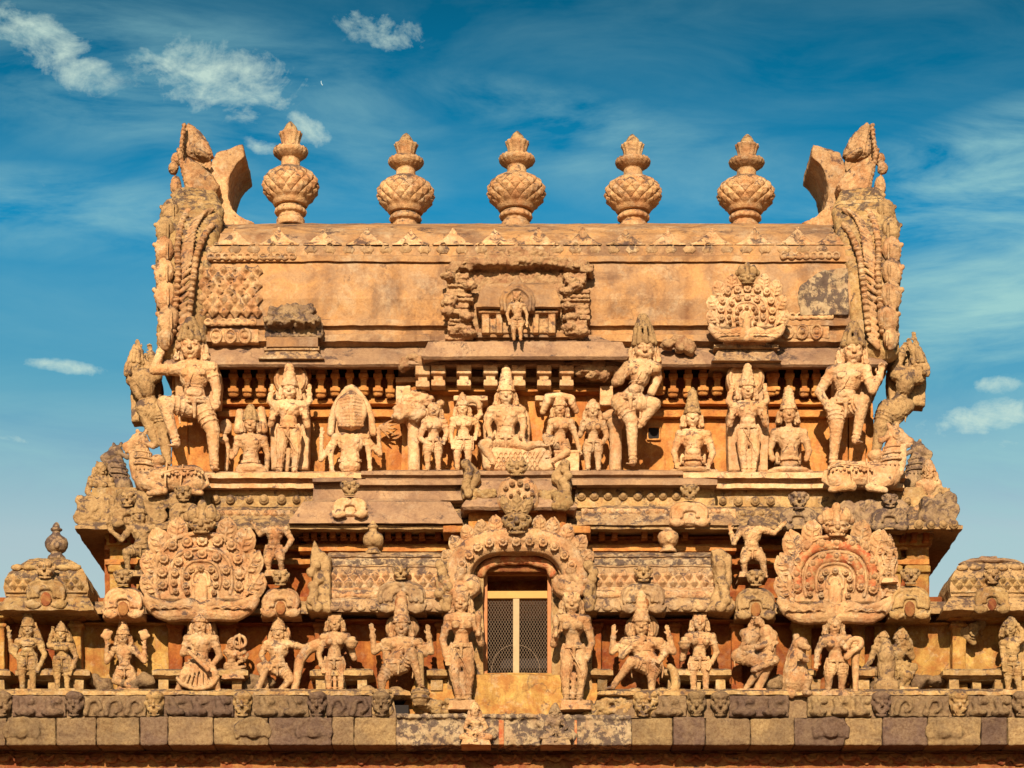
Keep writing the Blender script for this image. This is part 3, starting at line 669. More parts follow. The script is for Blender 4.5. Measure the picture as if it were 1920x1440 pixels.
for q in range(26): mb.ell(P(random.uniform(1095, 1180), random.uniform(1312, 1342), .05), (random.uniform(.06, .14), .14, random.uniform(.05, .09)))
mb.build('broken_base', 'creamlow', T, vox=.016, disp=.05, dsc=.08); mb = MB()
for q in range(12): mb.ell(P(random.uniform(795, 845), random.uniform(1315, 1342), .05), (random.uniform(.06, .12), .14, random.uniform(.05, .09)))
mb.build('broken_base', 'creamlow', T, vox=.016, disp=.05, dsc=.08)
# ------------------------------------------------------------------ ornament
def pk(Y): return S * (D + Y) / D
ZX = np.array([[1, 0, 0], [0, 0, -1], [0, 1, 0]], float)      # lathe axis turned to face the viewer
def boss(mb, x, y, Y, r, swirl=True):
    c = P(x, y, Y); r = r * pk(Y)
    mb.lathe([(0, -.04), (r, -.04), (r * 1.0, .015), (r * .86, .035), (r * .72, .02), (r * .62, .02), (r * .5, .05), (r * .2, .07), (0, .072)], c, 16, R=ZX, flute=0)
    for i in range(9):
        a = i * 2 * PI / 9; mb.ell(c + Vector((math.cos(a) * r * .92, -.02, math.sin(a) * r * .92)), (r * .2, .02, r * .2))
def leaf(mb, x, y, dx, dy, w, Y, th=.06):          # flame leaf from base (x,y) towards (x+dx,y+dy)
    a = P(x, y, Y); b = P(x + dx, y + dy, Y); d = b - a; L_ = d.length; dn = d.normalized(); sd_ = Vector((dn.z, 0, -dn.x)); W = w * pk(Y)
    R = np.stack([A(sd_), A((0, 1, 0)), A(dn)], 1)
    mb.ell(a + d * .42, (W * .5, th, L_ * .5), R); mb.cap(a + d * .5, a + d * 1.0 + sd_ * W * .06, W * .3, W * .08, fl=.6)
    mb.tube([a + Vector((0, -th, 0)), a + d * .5 + Vector((0, -th * 1.25, 0)), a + d * .92 + Vector((0, -th * .5, 0))], W * .07, W * .04)
    for s_ in (-1, 1):
        mb.tube([a + d * t + sd_ * s_ * W * .46 * math.sqrt(max(0, 1 - ((t - .42) / .58) ** 2)) for t in (-.05, .1, .25, .42, .6, .78, .98)], W * .055)
        for t in (.2, .42, .64):
            e = W * .5 * math.sqrt(max(0.05, 1 - ((t - .42) / .55) ** 2)); q = a + d * t + sd_ * s_ * e * .86
            mb.tube([a + d * (t - .10) + Vector((0, -th * 1.1, 0)), a + d * (t - .02) + sd_ * s_ * e * .5 + Vector((0, -th * 1.05, 0)), q * .72 + (a + d * t) * .28 + d * .08 + Vector((0, -th * .7, 0))], W * .04)
def lion(mb, x, y, w, h, Y, horns=True, big=False):   # kirtimukha: a lion mask with goggling eyes, snout and fangs
    k = pk(Y); W = w * k / 2; H = h * k / 2; c = P(x, y, Y)
    def q(u, f, v): return c + Vector((u * W, -f * W, v * H))
    mb.ell(q(0, 0, 0), (W * .92, W * .7, H * .85), big=big)
    for s_ in (-1, 1):
        mb.ell(q(.40 * s_, .62, .28), (W * .27, W * .22, H * .24)); mb.ell(q(.40 * s_, .80, .26), (W * .13, W * .12, H * .12))
        mb.tube([q(.1 * s_, .72, .42), q(.42 * s_, .72, .62), q(.82 * s_, .45, .50)], W * .09)
        mb.ell(q(.42 * s_, .60, -.34), (W * .36, W * .30, H * .24)); mb.ell(q(.12 * s_, .86, -.12), (W * .12, W * .12, H * .1))
        mb.cap(q(.42 * s_, .70, -.55), q(.46 * s_, .76, -.80), W * .08, W * .03)
        mb.ell(q(.92 * s_, .1, .30), (W * .16, W * .2, H * .3))
        if horns:
            mb.tube([q(.30 * s_, .2, .75), q(.62 * s_, .2, 1.15), q(.50 * s_, .15, 1.5)], W * .24, W * .08)
            mb.ell(q(.88 * s_, .1, .78), (W * .22, W * .15, H * .2))
    mb.cap(q(0, .74, .45), q(0, .95, -.08), W * .13, W * .22)
    mb.tube([q(-.62, .50, -.52), q(-.3, .78, -.50), q(0, .84, -.56), q(.3, .78, -.50), q(.62, .50, -.52)], W * .06)
    mb.tube([q(-.5, .4, -.84), q(0, .66, -.96), q(.5, .4, -.84)], W * .13)
    for u in (-.22, -.07, .07, .22): mb.box(q(u, .76, -.68), (W * .055, W * .05, H * .07))
    if horns: mb.cap(q(0, .35, .6), q(0, .3, 1.45), W * .16, W * .07); mb.ell(q(0, .5, .82), (W * .16, W * .14, H * .16))
def finial_prof():
    return [(0, 0), (27, 0), (26, 6), (22, 10), (22, 13), (29, 15), (31, 19), (29, 23), (25, 25), (25, 28), (33, 30), (35, 33), (33, 36)]
CLR = random.Random(5)
# ---- five large finials on the ridge
YF = 3.35; kf = pk(YF); fl = thing('ridge_finial', 'pot finial at the left end of the ridge, beside the left horned gable', 'finial', P(545, 421, YF), 'pot finials on the roof ridge')
def lathe2(mb, rows, o, seg=84):
    vs = []; fs = []
    for r, z, fn in rows:
        for i in range(seg):
            a = 2 * PI * i / seg; q = r * kf * (1 + fn(a) if fn else 1); vs.append((q * math.cos(a), q * math.sin(a), z * kf))
    n = len(rows)
    for j in range(n - 1):
        for i in range(seg): fs.append((j * seg + i, j * seg + (i + 1) % seg, (j + 1) * seg + (i + 1) % seg, (j + 1) * seg + i))
    fs.append(tuple(reversed(range(seg)))); fs.append(tuple(range((n - 1) * seg, n * seg)))
    mb.add(np.array(vs) + A(o), fs)
O_ = P(545, 421, YF)
mb = MB(); lathe2(mb, [(r, z, None) for r, z in [(27, -8), (27, 5), (23, 9), (23, 14)]] + [(r, z, lambda a: .03 * math.cos(16 * a)) for r, z in [(29, 15), (31, 19), (29, 24)]] + [(r, z, None) for r, z in [(25, 26), (25, 30)]], O_); mb.build('foot', 'cream', fl, vox=.014, disp=.008)
mb = MB(); rows = []
for j in range(57):
    t = j / 56; z = 30 + 74 * t
    r = float(np.interp(t, [0, .06, .12, .22, .35, .5, .62, .75, .86, .94, 1], [31, 34, 36, 43, 49.5, 52, 51, 46, 37, 27, 18]))
    def fn(a, t=t):
        if t < .10 or t > .92: return 0
        b = (t - .02) * 6.4; u = a * 15 / (2 * PI); d1 = (u + b / 2) % 1; d2 = (u - b / 2) % 1
        h = min(d1, 1 - d1, d2, 1 - d2) * 2
        e = min(1, (t - .10) / .1) * min(1, (.92 - t) / .12)
        g_ = -.04 if min(d1, 1 - d1, d2, 1 - d2) < .06 else 0
        return (.085 * h + g_) * e
    rows.append((r, z, fn))
lathe2(mb, rows, O_, 240); mb.build('bulb', 'cream', fl, vox=.009, disp=.006, smooth=0)
mb = MB(); lathe2(mb, [(19, 98, None), (18, 110, None), (18, 118, None)] + [(r, z, lambda a: .05 * abs(math.sin(10 * a))) for r, z in [(20, 119), (25, 122), (31, 127), (33, 133), (31, 136)]] + [(20, 137, None), (18, 138, None)], O_)
for i in range(20):
    a = i * 2 * PI / 20; mb.ell(A(O_) + A((30 * kf * math.cos(a), 30 * kf * math.sin(a), 136 * kf)), (.028, .028, .02))
mb.build('collar', 'cream', fl, vox=.012, disp=.008)
mb = MB(); lathe2(mb, [(16, 134, None), (16, 140, None)] + [(r, z, lambda a: .10 * abs(math.cos(6 * a)) - .05) for r, z in [(16, 142), (17, 150), (19, 158), (22, 165), (22, 167)]] + [(12, 168, None)], O_); mb.build('lotus_cup', 'cream', fl, vox=.012, disp=.008)
mb = MB(); lathe2(mb, [(r, z, lambda a: .03 * math.cos(12 * a)) for r, z in [(12, 160), (14, 166), (14, 171), (12, 177), (8, 183), (3, 188), (0.5, 190)]], O_); mb.build('bud', 'mid', fl, vox=.012, disp=.012)
for x, y, lab in ((760, 424, 'pot finial second from the left on the ridge, with a blackened shoulder'), (967, 421, 'middle pot finial of the five on the ridge'), (1188, 423, 'pot finial second from the right on the ridge, with a flaring cup'), (1397, 424, 'pot finial at the right end of the ridge, beside the right horned gable')):
    c = dup(fl, P(x, y + (4 if x > 760 else 6), YF) - O_); c['label'] = lab; c.rotation_euler = (0, 0, x * .37)
    c.scale = (random.uniform(.95, 1.02), 1.0, .95 if x < 1100 else .92); c.rotation_euler = (random.uniform(-.02, .02), random.uniform(-.03, .03), x * .37)
fl.location = fl.location + Vector((0, 0, .03)); fl.scale = (.98, .98, 1.0)
# ---- horned gable ends
def gable(side):
    mx = (lambda x: x) if side < 0 else (lambda x: 1980 - x)
    nm = 'left' if side < 0 else 'right'
    g_ = thing('horned_gable', ('left' if side < 0 else 'right') + ' gable end of the vault, edged in stone leaves and beads under a horn', 'gable', P(mx(340), 650, 1.2), 'gable ends of the roof vault')
    Yo = lambda y: float(np.interp(y, [360, 380, 400, 450, 520, 660], [2.5, 2.0, 1.55, 1.15, .92, .82]))
    mb = MB()
    for y in range(372, 662, 7):
        xo = float(np.interp(y, [372, 400, 440, 500, 600, 660], [342, 312, 306, 302, 306, 305])); xi = float(np.interp(y, [372, 400, 440, 500, 600, 660], [392, 404, 396, 382, 370, 372]))
        mb.cap(P(mx(xo + 10), y, Yo(y) + .28), P(mx(xi), y, Yo(y) + .34), .17, .14)
    yz = [(P(0, 660, .9).z, 1.0)] + [(P(0, y, Yo(y)).z, Yo(y) + .25) for y in (600, 520, 450, 400, 380, 365)] + [(P(0, 352, 3.4).z, 3.4)]
    yz = yz + [(z, 6.9 - y) for z, y in yz[::-1]]
    Xa = P(mx(305), 0, 1.2).x; Xb = P(mx(362), 0, 1.2).x; n = len(yz)
    mb.add([(Xa, y, z) for z, y in yz] + [(Xb, y, z) for z, y in yz], [tuple(range(n)), tuple(range(n, 2 * n))] + [(i, (i + 1) % n, n + (i + 1) % n, n + i) for i in range(n)])
    mb.build('arch_plate', 'creamlow', g_, vox=.018, disp=.025, dsc=.09)
    for (x, y, r) in ((316, 600, 23), (310, 555, 23), (308, 512, 22), (309, 470, 21), (310, 432, 20), (320, 398, 19), (338, 374, 16), (312, 636, 16)):
        mb = MB(); Y = Yo(y) + .02; c = P(mx(x), y, Y)
        R = np.array(Matrix.Rotation(side * -.25, 3, 'Y'))
        mb.ell(c, (r * .86 * S, .11, r * 1.22 * S), R)
        for t in np.linspace(0, PI, 9):
            mb.ell(P(mx(x - r * .72 * math.sin(t)), y - r * 1.1 * math.cos(t), Y), (.038, .05, .038))
        mb.cap(P(mx(x + 5), y - r * .7, Y - .12), P(mx(x + 5), y + r * .7, Y - .12), .018); mb.cap(c, P(mx(x - r * .9), y - r * .5, Y), r * .45 * S, .04)
        mb.build('edge_leaf', 'mid' if y < 450 else 'cream', g_, vox=.013, disp=.014)
    for path, r in (([(324, 625), (331, 560), (334, 505), (333, 460), (342, 414), (360, 388), (380, 380)], .052), ([(352, 620), (359, 551), (364, 510), (370, 475), (384, 440), (398, 422)], .045)):
        mb = MB(); pts = bez(path, 24); acc = 9
        for i in range(1, len(pts)):
            acc += np.linalg.norm(pts[i] - pts[i - 1])
            if acc > 10.5:
                acc = 0; c = P(mx(pts[i][0]), pts[i][1], Yo(pts[i][1]) + .02); mb.ell(c, (r * 1.1, r, r * .75)); mb.ring(c, (0, 0, 1), r * .8, r * .35)
        mb.tube([P(mx(p[0]), p[1], Yo(p[1]) + .07) for p in pts[::6]], .05); mb.build('bead_string', 'cream', g_, vox=.012, disp=.01, smooth=1)
    mb = MB(); pts = bez([(341, 650), (346, 582), (349, 500), (352, 465), (362, 425), (378, 402), (392, 398)], 12)
    for i in range(2, len(pts) - 1, 2):
        p = pts[i]; q = P(mx(p[0] - 8), p[1] + 8, Yo(p[1]) + .06); q2 = P(mx(p[0] + 9), p[1] - 6, Yo(p[1]) + .06); mb.cap(q, q2, .042, .03)
    mb.build('braided_band', 'cream', g_, vox=.012, disp=.012, smooth=1)
    mb = MB(); mb.plate([(mx(a), b) for a, b in [(405, 284), (430, 277), (455, 268), (459, 292), (443, 306), (433, 324), (428, 346), (428, 372), (436, 394), (451, 408), (480, 420), (402, 432), (372, 400), (380, 370), (388, 330), (398, 300)]], 2.8, 1.2, .03)
    mb.build('horn', 'cream', g_, vox=.018, disp=.018)
    mb = MB(); Yk = 2.7
    mb.plate([(mx(a), b) for a, b in [(353, 227), (366, 236), (384, 254), (396, 278), (399, 290), (380, 300), (352, 290), (338, 272), (339, 250), (345, 236)]], Yk + .12, .16, .05)
    for j in range(5): mb.tube([P(mx(352 + j * 5), 236 + j * 7, Yk + .11), P(mx(360 + j * 7), 284, Yk + .11)], .02)
    mb.plate([(mx(a), b) for a, b in [(350, 292), (372, 304), (398, 326), (411, 347), (402, 362), (380, 377), (357, 366), (345, 338), (340, 308)]], Yk - .22, .5, .04)
    mb.ell(P(mx(378), 291, Yk - .10), (.16, .16, .06), np.array(Matrix.Rotation(side * -.5, 3, 'Y')))
    for t in np.linspace(0, 1, 12): mb.ell(P(mx(336 + 18 * t), 282 + 84 * t, Yk - .14), (.045, .06, .038))
    for t in np.linspace(0, 1, 7): mb.ell(P(mx(345 - 6 * t), 236 + 48 * t, Yk - .02), (.04, .06, .04))
    mb.ell(P(mx(325), 316, Yk), (.085, .09, .10)); mb.ell(P(mx(330), 350, Yk + .02), (.09, .12, .17)); mb.ell(P(mx(333), 298, Yk), (.1, .1, .1)); mb.ell(P(mx(345), 366, Yk), (.12, .1, .12))
    mb.plate([(mx(a), b) for a, b in [(346, 236), (362, 240), (380, 262), (392, 290), (400, 325), (398, 356), (380, 372), (352, 362), (340, 320), (340, 270)]], Yk + .22, .3)
    mb.build('lion_mask_crown', 'cream', g_, vox=.012, disp=.02, dsc=.05)
gable(-1); gable(1)
# ---- peacock-fan crests
BOSS = [(-54, -55, 9), (-26, -61, 9.5), (2, -64, 10), (31, -63, 9.5), (57, -55, 9.5), (69, -29, 9), (73, 0, 9), (71, 23, 8.5), (-70, -30, 9), (-73, -5, 9), (-72, 19, 8.5),
        (-24, -38, 8), (2, -39, 8.5), (29, -33, 8.5), (-42, -24, 7.5), (-49, -3, 7), (47, -8, 7.5), (48, 18, 7.5), (-51, 16, 6), (-47, 32, 5), (-18, -9, 6), (0, -12, 6), (19, -9, 6), (27, 4, 5.5), (28, 20, 5.5), (-27, 3, 5.5), (-28, 21, 5.5), (-26, 34, 5), (24, 35, 5)]
def arcp(cx, cy, rx, ry, a0=-.25, a1=PI + .25, n=22):
    return [(cx - rx * math.copysign(abs(math.cos(t)) ** .8, math.cos(t)), cy - ry * (math.sin(t) if math.sin(t) < 0 else math.sin(t) ** .72)) for t in np.linspace(a0, a1, n)]
def crest(label, cx, cy, Y, sc, mat, red=False, mask=True, leaves=1):
    c = thing('fan_crest', label, 'crest', P(cx, cy + 85 * sc, Y), 'peacock fan crests over the niches')
    e = lambda x, y: (cx + x * sc, cy + y * sc)
    mb = MB(); o = arcp(*e(0, 10), 86 * sc, 88 * sc, -.5, PI + .5); mb.plate(o, Y, .30, .05)
    for rx, ry, rr in ((88, 90, .04), (60, 62, .028), (38, 40, .024), (18, 22, .022)):
        mb.tube([P(x, y, Y - .02) for x, y in arcp(*e(0, 14), (rx - 2) * sc, (ry - 2) * sc, -.4, PI + .4)], rr * sc)
    mb.ell(P(*e(0, 36), Y - .02), (.10 * sc, .05, .26 * sc)); mb.cap(P(*e(0, 55), Y - .03), P(*e(0, 78), Y - .05), .06 * sc, .10 * sc)
    mb.build('fan_plate', mat, c, vox=.014, disp=.014)
    if red:
        for a, b in ((72, 62), (48, 40)):
            mb = MB(); mb.tube([P(x, y, Y + .002) for x, y in arcp(*e(0, 14), (a - 1) * sc, (a - 1) * sc, -.15, PI + .15)], .075 * sc); mb.build('red_ground', 'redpaint', c, vox=.014, disp=.02)
    for x, y, r in BOSS:
        mb = MB(); boss(mb, *e(x, y + 2), Y - .03, r * sc * 1.08); mb.build('rosette', mat, c, vox=.0095, disp=.006, smooth=1)
    for (x, y, dx, dy, w_) in ((-46, -58, 4, -46, 40), (46, -58, 5, -46, 40), (-70, -34, -16, -50, 44), (74, -34, 14, -52, 44), (-80, 2, -24, -42, 46), (84, 2, 22, -44, 46), (-80, 40, -26, -40, 46), (86, 42, 26, -42, 48)):
        mb = MB(); leaf(mb, *e(x, y), dx * sc, dy * sc, w_ * sc, Y + .02); mb.build('flame_leaf', mat, c, vox=.011, disp=.01, smooth=1)
    for s_ in (-1, 1):
        mb = MB(); mb.tube([P(*e(s_ * x, y), Y - .05) for x, y in bez([(4, 66), (25, 56), (50, 62), (76, 56), (98, 46), (104, 40)], 4)], .10 * sc, .03 * sc)
        mb.tube([P(*e(s_ * x, y), Y - .02) for x, y in bez([(10, 74), (35, 76), (65, 78), (90, 66), (102, 50)], 4)], .13 * sc, .07 * sc)
        for t in range(4): mb.tube([P(*e(s_ * (20 + t * 20), 66), Y - .14), P(*e(s_ * (30 + t * 19), 62), Y - .16), P(*e(s_ * (40 + t * 18), 66), Y - .13)], .02 * sc)
        mb.build('makara_wing', mat, c, vox=.013, disp=.012)
    if mask:
        mb = MB(); x, y = e(2, -88); lion(mb, x, y, 50 * sc, 30 * sc, Y - .04, False, True)
        for s_ in (-1, 1): mb.ell(P(*e(2 + s_ * 16, -112), Y), (.10 * sc, .10 * sc, .13 * sc)); mb.ell(P(*e(2 + s_ * 26, -106), Y + .05), (.08 * sc, .08 * sc, .08 * sc)); mb.cap(P(*e(2 + s_ * 12, -118), Y), P(*e(2 + s_ * 18, -125), Y), .07 * sc, .04 * sc)
        mb.cap(P(*e(2, -100), Y - .08), P(*e(2, -122), Y - .05), .06 * sc, .05 * sc); mb.ell(P(*e(2, -127), Y - .05), (.07 * sc, .06 * sc, .09 * sc)); mb.build('lion_mask', 'mid' if not red else 'cream', c, vox=.010, disp=.008)
    return c
crest('large cream fan crest on the left, covered in round rosettes, under the kneeling atlas figure', 377, 1075, .02, 1.0, 'cream')
crest('large fan crest on the right with red paint between its rings of rosettes', 1566, 1080, .02, 1.0, 'cream', red=True)
crest('small knobbly fan crest standing on a plinth against the right side of the roof vault', 1400, 582, .80, .66, 'upper')
# ---- small horseshoe gables with lion heads
def nasi(label, x, yt, yb_, wd, Y, mat='creamlow', hr=17, hy=None, dark=True, name='horseshoe_gable', face='mid'):
    c = thing(name, label, 'horseshoe gable', P(x, yb_, Y), 'small horseshoe gables under lion heads')
    h = yb_ - yt; mb = MB(); o = arcp(x, yb_ - h * .45, wd / 2, h * .55, -.1, PI + .1) + [(x + wd * .52, yb_), (x - wd * .52, yb_)]
    mb.plate(o, Y, .35, .05)
    for rr, q in ((.84, .035), (.62, .03), (.42, .035)): mb.tube([P(a, b, Y - .02) for a, b in arcp(x, yb_ - h * .42, wd / 2 * rr, h * .52 * rr, -.2, PI + .2)], q)
    for s_ in (-1, 1):
        mb.ell(P(x + s_ * wd * .34, yb_ - h * .12, Y - .05), (.09, .06, .07)); mb.tube([P(x + s_ * a * wd, yb_ - b * h, Y - .05) for a, b in ((.18, .1), (.3, .02), (.44, .08), (.5, .24))], .04, .02)
    mb.ell(P(x, yt + 10, Y - .03), (.045, .05, .045))
    mb.build('arch_plate', mat, c, vox=.012, disp=.014)
    if dark:
        mb = MB(); mb.ell(P(x, yb_ - h * .28, Y - .035), (wd * .14 * S, .03, h * .24 * S)); mb.build('painted_hollow', 'redstone', c, vox=.012, disp=.005)  # raised dark red lens, painted shade in place of a cut hollow
    if hr:
        mb = MB(); lion(mb, x, hy or yt - hr * .62, hr * 2, hr * 2, Y - .02, False); mb.build('lion_head', face, c, vox=.010, disp=.012)
    return c
NS = [(231, 1098, 1158, 76, .06, 'cream', 18, 1083, 'small horseshoe gable between the left corner shrine and the big left crest'),
      (86, 1080, 1140, 78, -.16, 'creamlow', 19, 1068, 'horseshoe gable on the front of the domed shrine at the far left'),
      (526, 1100, 1156, 72, .06, 'cream', 17, 1083, 'small horseshoe gable just right of the big left crest, under the headless atlas'),
      (752, 1086, 1148, 92, -.02, 'eavelight', 16, 1073, 'wide plain horseshoe gable on the left wagon roof shrine'),
      (1206, 1090, 1148, 84, -.02, 'eavelight', 17, 1075, 'wide horseshoe gable on the right wagon roof shrine'),
      (1417, 1100, 1160, 74, .04, 'mid', 18, 1083, 'dark brown horseshoe gable left of the red crest, with a deep hollow'),
      (1706, 1096, 1160, 78, .04, 'creamlow', 18, 1080, 'horseshoe gable right of the red crest, with a narrow hollow'),
      (1860, 1096, 1148, 66, -.16, 'creamlow', 16, 1080, 'horseshoe gable on the front of the domed shrine at the far right'),
      (656, 930, 968, 64, .35, 'upper', 17, 915, 'small worn gable with a lion head on the plain left cornice slab'),
      (1293, 938, 985, 74, .36, 'upper', 17, 922, 'pale scrolled gable with a lion head on the right cornice'),
      (240, 950, 985, 60, .42, 'mid', 16, 936, 'weathered gable on the cornice below the left bull'),
      (345, 938, 990, 56, .45, 'mid', 17, 925, 'weathered gable with lion head directly under the left bull rump'),
      (1497, 948, 992, 74, .44, 'dark', 19, 938, 'blackened gable with a broad lion head left of the right bull'),
      (1668, 950, 992, 70, .44, 'dark', 15, 938, 'blackened gable with a small lion head below the right bull')]
for x, a, b, wd, Y, m, hr, hy, lab in NS: nasi(lab, x, a, b, wd, Y, m, hr, hy, dark=(x not in (656, 1293, 240, 345, 1497, 1668)), face='mid' if m != 'dark' else 'dark')
# ---- lion heads of the frieze
for x in FX:
    if x == 1497: continue
    mb = MB(); lion(mb, x, 1323, 36, 44, -.16, False); mb.ell(P(x, 1306, -.2), (.14, .12, .08)); mb.pbox(x - 14, 1306, x + 14, 1344, -.1, .3)
    mb.build('lion_head', fcol.get(x, random.choice(['granite_tan', 'granite_mid', 'creamlow'])), T, vox=.012, disp=.02)
# ---- wagon roof shrines
def sala(label, x0, x1, loz, mat, g1, g2):
    c = thing('wagon_roof_shrine', label, 'miniature shrine', P((x0 + x1) / 2, 1150, .2), 'wagon roof shrines beside the door')
    mb = MB(); mb.tier([(1036, .60), (1037, .35), (1044, .22), (1046, .25), (1062, .16), (1064, .18), (1085, .12), (1105, .12), (1107, .08), (1122, .08), (1124, .03), (1140, -.02), (1147, .0), (1150, .3)], x0, x1, 1.1, .05, False); mb.wear(.012, 5)
    mb.build('vault', mat, c)
    x = x0 + 12; i = 0
    mb = MB()
    while x < x1:
        for y in (1080, 1093):
            mb.loz(P(x + (10 if y == 1093 else 0), y, .125), .073, .10, 1.3)
        x += 20
    mb.pbox(x0 + 2, 1074, x1 - 2, 1099, .125, .1); mb.build('lozenge_band', 'upper', c, vox=.011, disp=.008, smooth=0)
    mb = MB(); mb.pbox(x0, 1048, x1, 1060, .17, .2); mb.build('flower_band', 'lime_black', c, vox=.014, disp=.03, dsc=.07)
    mb = MB(); mb.pbox(x0, 1108, x1, 1113, .07, .2); mb.pbox(x0, 1117, x1, 1121, .07, .2); mb.pbox(x0, 1101, x1, 1104, .09, .2); mb.pbox(x0 + 1, 1104, x1 - 1, 1121, .10, .2)
    x = x0 + 5
    while x < x1: mb.ell(P(x, 1115, .07), (.02, .02, .03)); x += 6
    mb.build('fillet_band', 'cream', c, vox=.012, disp=.02, dsc=.07, smooth=1)
    mb = MB(); x = x0 + 14; mb.pbox(x0, 1136, x1, 1139, -.02, .1)
    while x < x1: mb.ell(P(x, 1140, -.02), (.085, .03, .045)); x += 25
    mb.build('oval_row', 'eavelight', c, vox=.012, disp=.014)
    for pts in (g1, g2):
        mb = MB(); mb.plate(pts, -.04, .62, .04)
        cx = sum(p[0] for p in pts) / len(pts)
        for q in range(7): mb.ell(P(cx + random.uniform(-9, 9), 1060 + q * 13, -.06), (.08, .06, .08))
        mb.build('gable_end', 'mid', c, vox=.015, disp=.025)
sala('weathered wagon roof shrine left of the door, under the plain cornice slab', 612, 842, 1, 'eavelight', [(588, 1008), (600, 1030), (620, 1042), (620, 1148), (578, 1146), (572, 1132), (586, 1100), (580, 1050)], [(820, 1050), (845, 1050), (850, 1140), (826, 1145), (818, 1100)])
sala('weathered wagon roof shrine right of the door, with a flowered upper band', 1100, 1345, 1, 'eavelight', [(1095, 1100), (1118, 1090), (1120, 1146), (1094, 1146)], [(1334, 1030), (1352, 1026), (1372, 1040), (1372, 1090), (1366, 1110), (1382, 1136), (1372, 1148), (1326, 1144), (1340, 1100)])
# ---- corner domed shrines
def kuta(label, x0, x1, mat, fin):
    c = thing('domed_shrine', label, 'miniature shrine', P((x0 + x1) / 2, 1146, .1), 'domed shrines at the ends of the parapet')
    mb = MB(); mb.tier([(1046, .46), (1047, .32), (1050, .21), (1056, .12), (1064, .04), (1075, -.03), (1088, -.08), (1102, -.10), (1118, -.08)], x0 + 10, x1 - 10, 1.1, .045); mb.wear(.018, 4); mb.build('dome', mat, c)
    mb = MB(); mb.tier([(1118, -.05), (1122, -.12), (1124, -.12), (1138, -.20), (1144, -.20), (1149, -.05)], x0, x1, 1.15, .05); mb.wear(.016, 5); mb.build('eave', mat, c)
    mb = MB(); x = x0 + 20
    while x < x1 - 22:
        for y in (1088, 1099): mb.loz(P(x + (9 if y == 1099 else 0), y, -.10), .066, .09, 1.25)
        x += 18
    mb.pbox(x0 + 14, 1083, x1 - 14, 1104, -.09, .1); mb.pbox(x0 + 13, 1108, x1 - 13, 1111, -.12, .1); mb.build('lozenge_band', 'creamlow', c, vox=.011, disp=.008, smooth=0)
    mb = MB()
    for q in np.linspace(x0 + 35, x1 - 35, 6): mb.ell(P(q, 1064, .0), (.09, .05, .05))
    mb.build('petal_row', mat, c, vox=.014, disp=.02)
    return c
kuta('yellowish domed shrine at the far left end, with a round pot finial on top', -4, 176, 'creamlow', 1)
kuta('brown domed shrine cut off by the right edge, with a square stump on top', 1770, 1965, 'mid', 0)
def smallpot(label, x, yb_, h, Y, mat, brk=False):
    k = pk(Y); s_ = h / 60.0
    pr = [(0, 0), (18, 0), (16, 6), (11, 9), (11, 12), (17, 15), (21, 22), (22, 29), (19, 36), (12, 41), (8, 44)]
    pr += [(8, 46), (0, 46)] if brk else [(7, 48), (11, 50), (12, 53), (8, 54), (7, 56), (6, 60), (3, 64), (0, 65)]
    mb = MB(); mb.lathe([(r * s_ * k * .9, z * s_ * k) for r, z in pr], P(x, yb_, Y), 20); mb.ell(P(x, yb_ - 26 * s_, Y - .13 * s_), (.05, .04, .05))
    tag(mb.build('pot_finial', mat, None, vox=.012, disp=.014, loc=P(x, yb_, Y)), label, 'finial', 'small pot finials on the parapet')
smallpot('dark pot finial on the domed shrine at the far left, against the sky', 106, 1050, 66, .45, 'dark')
smallpot('small cream pot finial on the left wagon roof shrine', 700, 1040, 60, .40, 'mid')
smallpot('small pot finial with a broken top on the right wagon roof shrine', 1253, 1036, 60, .40, 'cream', True)
mb = MB(); mb.pbox(1838, 1042, 1870, 1058, .2, .3); mb.ell(P(1853, 1058, .35), (.45, .3, .06)); tag(mb.build('finial_stump', 'eave', None, vox=.015, disp=.015, loc=P(1853, 1052, .35)), 'square stump of a lost finial on the domed shrine at the far right', 'finial stump')
# ---- great arch over the door
ar = thing('door_arch', 'great flaming horseshoe arch over the doorway with a lion mask at its crown', 'door arch', P(968, 1110, .1))
AP = [(872, 1112), (858, 1096), (856, 1070), (868, 1044), (892, 1024), (926, 1013), (969, 1010), (1012, 1013), (1046, 1024), (1068, 1044), (1080, 1070), (1080, 1096), (1066, 1112)]
ap = bez(AP, 4); mb = MB()
for off, rr, f in ((0, .16, .0), (12, .075, -.08), (-15, .10, -.02), (-24, .07, .10)):
    pts = []
    for x, y in ap:
        d = A((x - 968, (y - 1085))); d /= np.linalg.norm(d); pts.append(P(x + d[0] * off, y + d[1] * off, .10 + f))
    mb.tube(pts, rr)
mb.build('arch_band', 'cream', ar, vox=.013, disp=.012)
mb = MB(); mb.tube([P(x, y, .30) for x, y in bez([(903, 1074), (912, 1060), (936, 1052), (968, 1050), (1000, 1052), (1026, 1060), (1036, 1074)], 4)], .075); mb.build('arch_soffit', 'redpaint', ar, vox=.014, disp=.02)
for x, y in ((917, 1018), (943, 1016), (968, 1016), (993, 1015), (1018, 1017), (1040, 1025), (1058, 1041), (1072, 1060), (896, 1026), (880, 1041), (866, 1058)):
    mb = MB(); boss(mb, x, y, -.06, 8.5); mb.build('rosette', 'cream', ar, vox=.0095, disp=.006, smooth=1)
